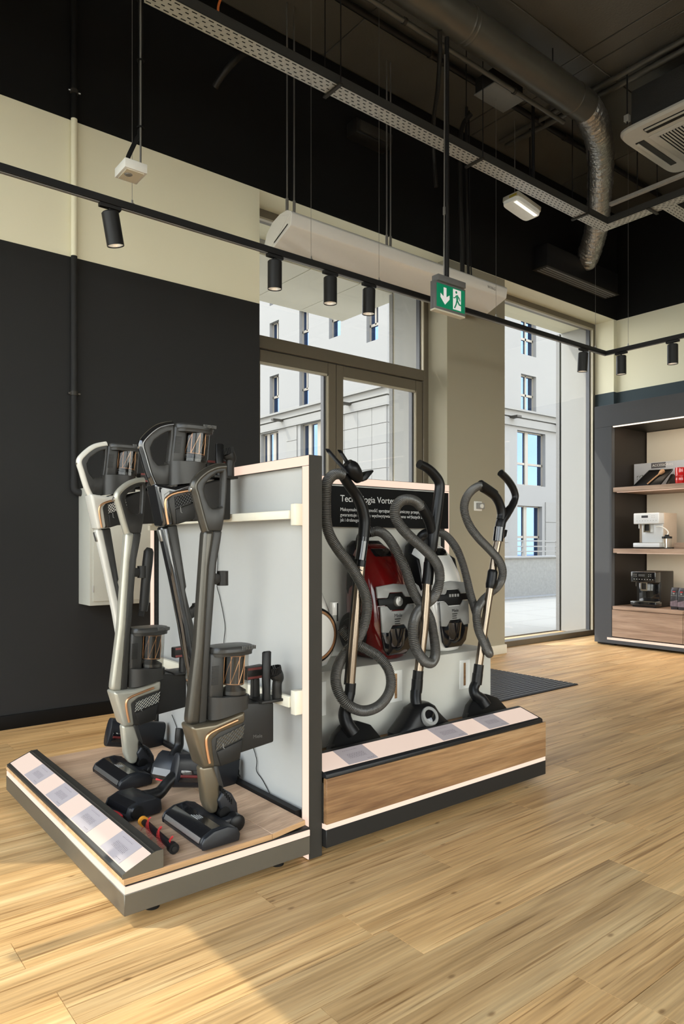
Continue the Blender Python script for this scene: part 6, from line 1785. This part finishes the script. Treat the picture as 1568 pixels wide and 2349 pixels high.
# bulkhead emergency luminaire, slightly tilted, in front of the dark wall
el = thing('emergency_luminaire', 'oblong clear lens emergency luminaire hanging in front of the black upper wall', 'emergency light', (4.85, 3.95, 3.62))
Rm = Matrix.Rotation(math.radians(8), 3, 'Y')
ctr = Vector((5.234, 3.95, 4.096))
def EL(mb):
    return mb.shift(*ctr).rot(Rm, ctr)
part('housing', EL(MB().box(-0.17, 0.17, -0.085, 0.085, 0.0, 0.05)), M_cream, el, bevel=0.006)
part('lens', EL(MB().loft([srect(0, 0, 0.172, 0.088, -0.028, 6, 28), srect(0, 0, 0.176, 0.092, -0.004, 6, 28), srect(0, 0, 0.176, 0.092, 0.004, 6, 28)])), mat('ribbed clear lens', (0.62, 0.61, 0.54), 0.2, emit=((0.9, 0.88, 0.75), 0.12)), el, smooth=40)
part('tube_lamp', EL(MB().box(-0.15, 0.15, -0.062, -0.030, -0.031, -0.027)), mat('lamp glow', (0.9, 0.88, 0.8), 0.4, emit=((1, 0.96, 0.85), 0.7)), el)
part('rating_label', EL(MB().box(-0.1712, -0.1695, -0.07, 0.01, 0.012, 0.034)), mat('yellow label', (0.55, 0.42, 0.05), 0.5), el)
part('hanger_wire', MB().tube([tuple(ctr + Vector((-0.10, 0, 0.04))), tuple(Vector((ctr.x - 0.10, ctr.y, ZC)))], 0.004, 6), M_steel, el)
part('hanger_wire', MB().tube([tuple(ctr + Vector((0.12, 0, 0.03))), tuple(Vector((ctr.x + 0.12, ctr.y, ZC)))], 0.008, 6), M_blackm, el)

# dark bulkhead lamp high on the wall behind the tray
bl = thing('bulkhead_lamp', 'unlit dark bulkhead lamp high on the black wall behind the cable tray', 'lamp', (3.5, 4.33, 4.3))
bx0, bx1 = (3.537, 4.3, 4.327)[0], (3.919, 4.3, 4.395)[0]
part('base', MB().box(bx0, bx1, 4.24, YW - 0.001, (3.488, 4.24, 4.295)[2], (3.488, 4.24, 4.411)[2]), M_dgrey, bl, bevel=0.008)
part('lens', MB().box(bx0 + 0.02, bx1 - 0.02, 4.215, 4.24, (3.488, 4.24, 4.309)[2], (3.488, 4.24, 4.39)[2]), M_anth, bl, bevel=0.006)

# round duct with foil flex to the wall diffuser
M_duct = mat('black painted duct', (0.10, 0.096, 0.080), 0.36, metal=0.45, noise=(8, 0.12))
du = thing('air_duct', 'black round ventilation duct under the ceiling ending in a foil flex hose', 'duct', (3.0, 3.2, 4.58))
part('duct_pipe', MB().tube([(XL + 0.02, 3.2, 4.575), (2.0, 3.2, 4.575), (5.06, 3.2, 4.575)], 0.118, 32), M_duct, du, smooth=40)
for x in (0.9, 2.35, 3.62, 3.66, 4.88):
    part('duct_seam', MB().lathe([(0.1185, -0.010), (0.1215, -0.004), (0.1215, 0.004), (0.1185, 0.010)], (x, 3.2, 4.575), (1, 0, 0), 32, cap=False), M_duct, du, smooth=40)
fp = resample(bez([(5.02, 3.2, 4.575), (5.16, 3.215, 4.56), (5.40, 3.30, 4.535), (5.78, 3.50, 4.52), (6.12, 3.72, 4.40), (6.40, 3.92, 4.24), (6.60, 4.12, 4.11), (6.70, 4.24, 4.05)], 14), 0.012)
rf = random.Random(4)
FR = [0.112 * (1 + 0.03 * math.sin(i * 1.9) + rf.uniform(-0.03, 0.03)) for i in range(len(fp))]
ff = MB().tube(fp, FR, 22)
ff.v = [(x + rf.uniform(-1, 1) * 0.0045, y + rf.uniform(-1, 1) * 0.0045, z + rf.uniform(-1, 1) * 0.0045) for x, y, z in ff.v]
part('foil_flex', ff, mat('crumpled foil', (0.44, 0.43, 0.40), 0.32, metal=0.85, bump=(42, 1.0), noise=(30, 0.35)), du, smooth=70)
for x in (1.6, 3.05, 4.62):
    part('duct_hanger', MB().tube([(x, 3.2, 4.69), (x, 3.2, ZC)], 0.005, 6), M_blackm, du)
df = thing('slot_diffuser', 'black slot diffuser box high on the wall above the tall window', 'air vent', (6.6, 4.28, 3.82))
part('plenum', MB().box(5.97, 7.28, 4.20, YW - 0.001, 3.835, 4.06), M_blackm, df, bevel=0.003)
part('flange', MB().box(5.955, 7.295, 4.19, YW - 0.0012, 3.826, 3.835), M_anth, df)
for y in (4.215, 4.25, 4.285, 4.32):
    part('slot_blade', MB().box(5.99, 7.26, y, y + 0.016, 3.822, 3.826), M_panelg, df)

# ceiling cassette air conditioner
cs = thing('ceiling_cassette', 'white ceiling cassette air conditioner with slatted grille at the upper right', 'air conditioner', (5.68, 2.55, 4.3))
def ring(hx, hy, z, e=9, n=40):
    return srect(5.675, 2.555, hx, hy, z, e, n)
part('casing', MB().box(5.29, 6.06, 2.17, 2.94, 4.335, 4.66), mat('dark insulated casing', (0.030, 0.030, 0.029), 0.6, bump=(80, 0.3)), cs, bevel=0.01)
M_cas = mat('cassette fascia', (0.50, 0.50, 0.46), 0.4, var=0.03)
part('fascia', MB().loft([ring(0.475, 0.475, 4.335), ring(0.475, 0.475, 4.318), ring(0.462, 0.462, 4.300), ring(0.30, 0.30, 4.294)]), M_cas, cs, smooth=35)
for dx, dy, lx, ly in ((-0.375, 0, 0.035, 0.27), (0.375, 0, 0.035, 0.27), (0, -0.375, 0.27, 0.035), (0, 0.375, 0.27, 0.035)):
    part('outlet_slot', MB().box(5.675 + dx - lx, 5.675 + dx + lx, 2.555 + dy - ly, 2.555 + dy + ly, 4.290, 4.2995), M_dgrey, cs)
    vx = 1 if lx < ly else 0
    sx_, sy_ = (math.copysign(0.62 * lx, dx), 0) if vx else (0, math.copysign(0.62 * ly, dy))
    part('outlet_vane', MB().box(5.675 + dx + sx_ - lx * (0.3 if vx else 0.97), 5.675 + dx + sx_ + lx * (0.3 if vx else 0.97), 2.555 + dy + sy_ - ly * (0.97 if vx else 0.3), 2.555 + dy + sy_ + ly * (0.97 if vx else 0.3), 4.285, 4.2905), M_cas, cs)
gr = part('intake_frame', MB().box(5.385, 5.965, 2.265, 2.845, 4.2865, 4.294), M_cas, cs, bevel=0.003)
part('intake_dark', MB().box(5.435, 5.915, 2.315, 2.795, 4.2850, 4.2868), M_black, gr)
for k in range(20):
    y = 2.322 + k * 0.0243
    part('grille_slat', MB().box(5.435, 5.915, y, y + 0.011, 4.2805, 4.2852), M_cas, gr)
for x, y in ((5.27, 2.96), (6.08, 2.96), (5.27, 2.15), (6.08, 2.15)):
    part('hanger_rod', MB().tube([(x, y, 4.40), (x, y, ZC)], 0.006, 8), M_blackm, cs)
    part('hanger_bracket', MB().box(x - 0.02, x + 0.02, y - 0.02, y + 0.02, 4.42, 4.47), M_galv, cs, bevel=0.002, seg=1)

# ceiling pipes
def pipe(label, pts, r, m=M_blackm, clips=()):
    t = thing('ceiling_pipe', label, 'pipe', pts[0], 'pipes under the ceiling')
    part('pipe', MB().tube(pts, r, 12), m, t, smooth=50)
    a = Vector(pts[0]); b = Vector(pts[-1])
    for f in clips:
        c = a.lerp(b, f)
        part('pipe_clip', MB().lathe([(r + 0.006, -0.012), (r + 0.006, 0.012)], c, (b - a), 14), M_anth, t, smooth=40)
    return t
pipe('thin black pipe running beside the round duct', [(XL + 0.02, 3.36, 4.50), (5.0, 3.36, 4.50)], 0.017, M_duct, (0.3, 0.72, 0.9))
pipe('dark pipe along the ceiling between duct and window wall', [(XL + 0.02, 3.78, 4.80), (7.4, 3.78, 4.80)], 0.024, M_blackm, (0.35, 0.6, 0.8))
pipe('front one of two pipes crossing the ceiling above the cassette', [(5.24, -3.0, 4.80), (5.24, 4.2, 4.80)], 0.022, M_duct, (0.6, 0.75, 0.88))
pipe('rear one of two pipes crossing the ceiling above the cassette', [(5.33, -3.0, 4.79), (5.33, 4.2, 4.79)], 0.026, M_duct, (0.6, 0.75, 0.88))
pipe('dark pipe under the ceiling beside the cassette and flex hose', [(5.95, 3.16, 4.62), (7.5, 3.16, 4.62)], 0.02, M_duct, (0.3, 0.7))
pipe('drop pipe from the ceiling to the tray near the emergency luminaire', [(4.95, 3.62, 4.78), (4.95, 3.62, 3.98)], 0.014, M_blackm, ())
jb = thing('junction_box', 'square grey junction box hanging beside the exit sign pole', 'junction box', (4.33, 3.48, 4.5))
part('box', MB().box(4.165, 4.50, 3.385, 3.575, 4.503, 4.62), M_dgrey, jb, bevel=0.003)
part('cover', MB().box(4.158, 4.507, 3.378, 3.582, 4.494, 4.504), mat('junction cover grey', (0.13, 0.13, 0.12), 0.5), jb, bevel=0.003)
part('hanger', MB().box(4.30, 4.36, 3.45, 3.51, 4.62, 4.85), M_blackm, jb)
fx = thing('cable_conduit', 'bent dark conduit between exit sign pole and junction box', 'conduit', (3.6, 3.25, 4.4))
part('conduit', MB().tube(bez([(3.41, 3.23, 4.46), (3.55, 3.36, 4.44), (3.80, 3.62, 4.42), (4.0, 3.85, 4.40), (4.15, 4.00, 4.25), (4.2, 4.02, 3.98)], 6), 0.016, 10), M_dgrey, fx, smooth=50)
# second lighting track far right under the ceiling
t2 = thing('lighting_track', 'metal rail at the upper right corner under the ceiling', 'lighting track', (5.2, 1.6, 4.1))
part('rail', MB().box(4.4, 7.4, 1.60, 1.64, 4.10, 4.14), M_blackm, t2)
part('rail', MB().box(4.4, 7.4, 1.66, 1.675, 4.10, 4.125), M_copper, t2)
part('rail_hanger', MB().tube([(4.9, 1.63, 4.14), (4.9, 1.63, ZC)], 0.005, 6), M_blackm, t2)
part('rail_hanger', MB().tube([(7.0, 1.63, 4.14), (7.0, 1.63, ZC)], 0.005, 6), M_blackm, t2)
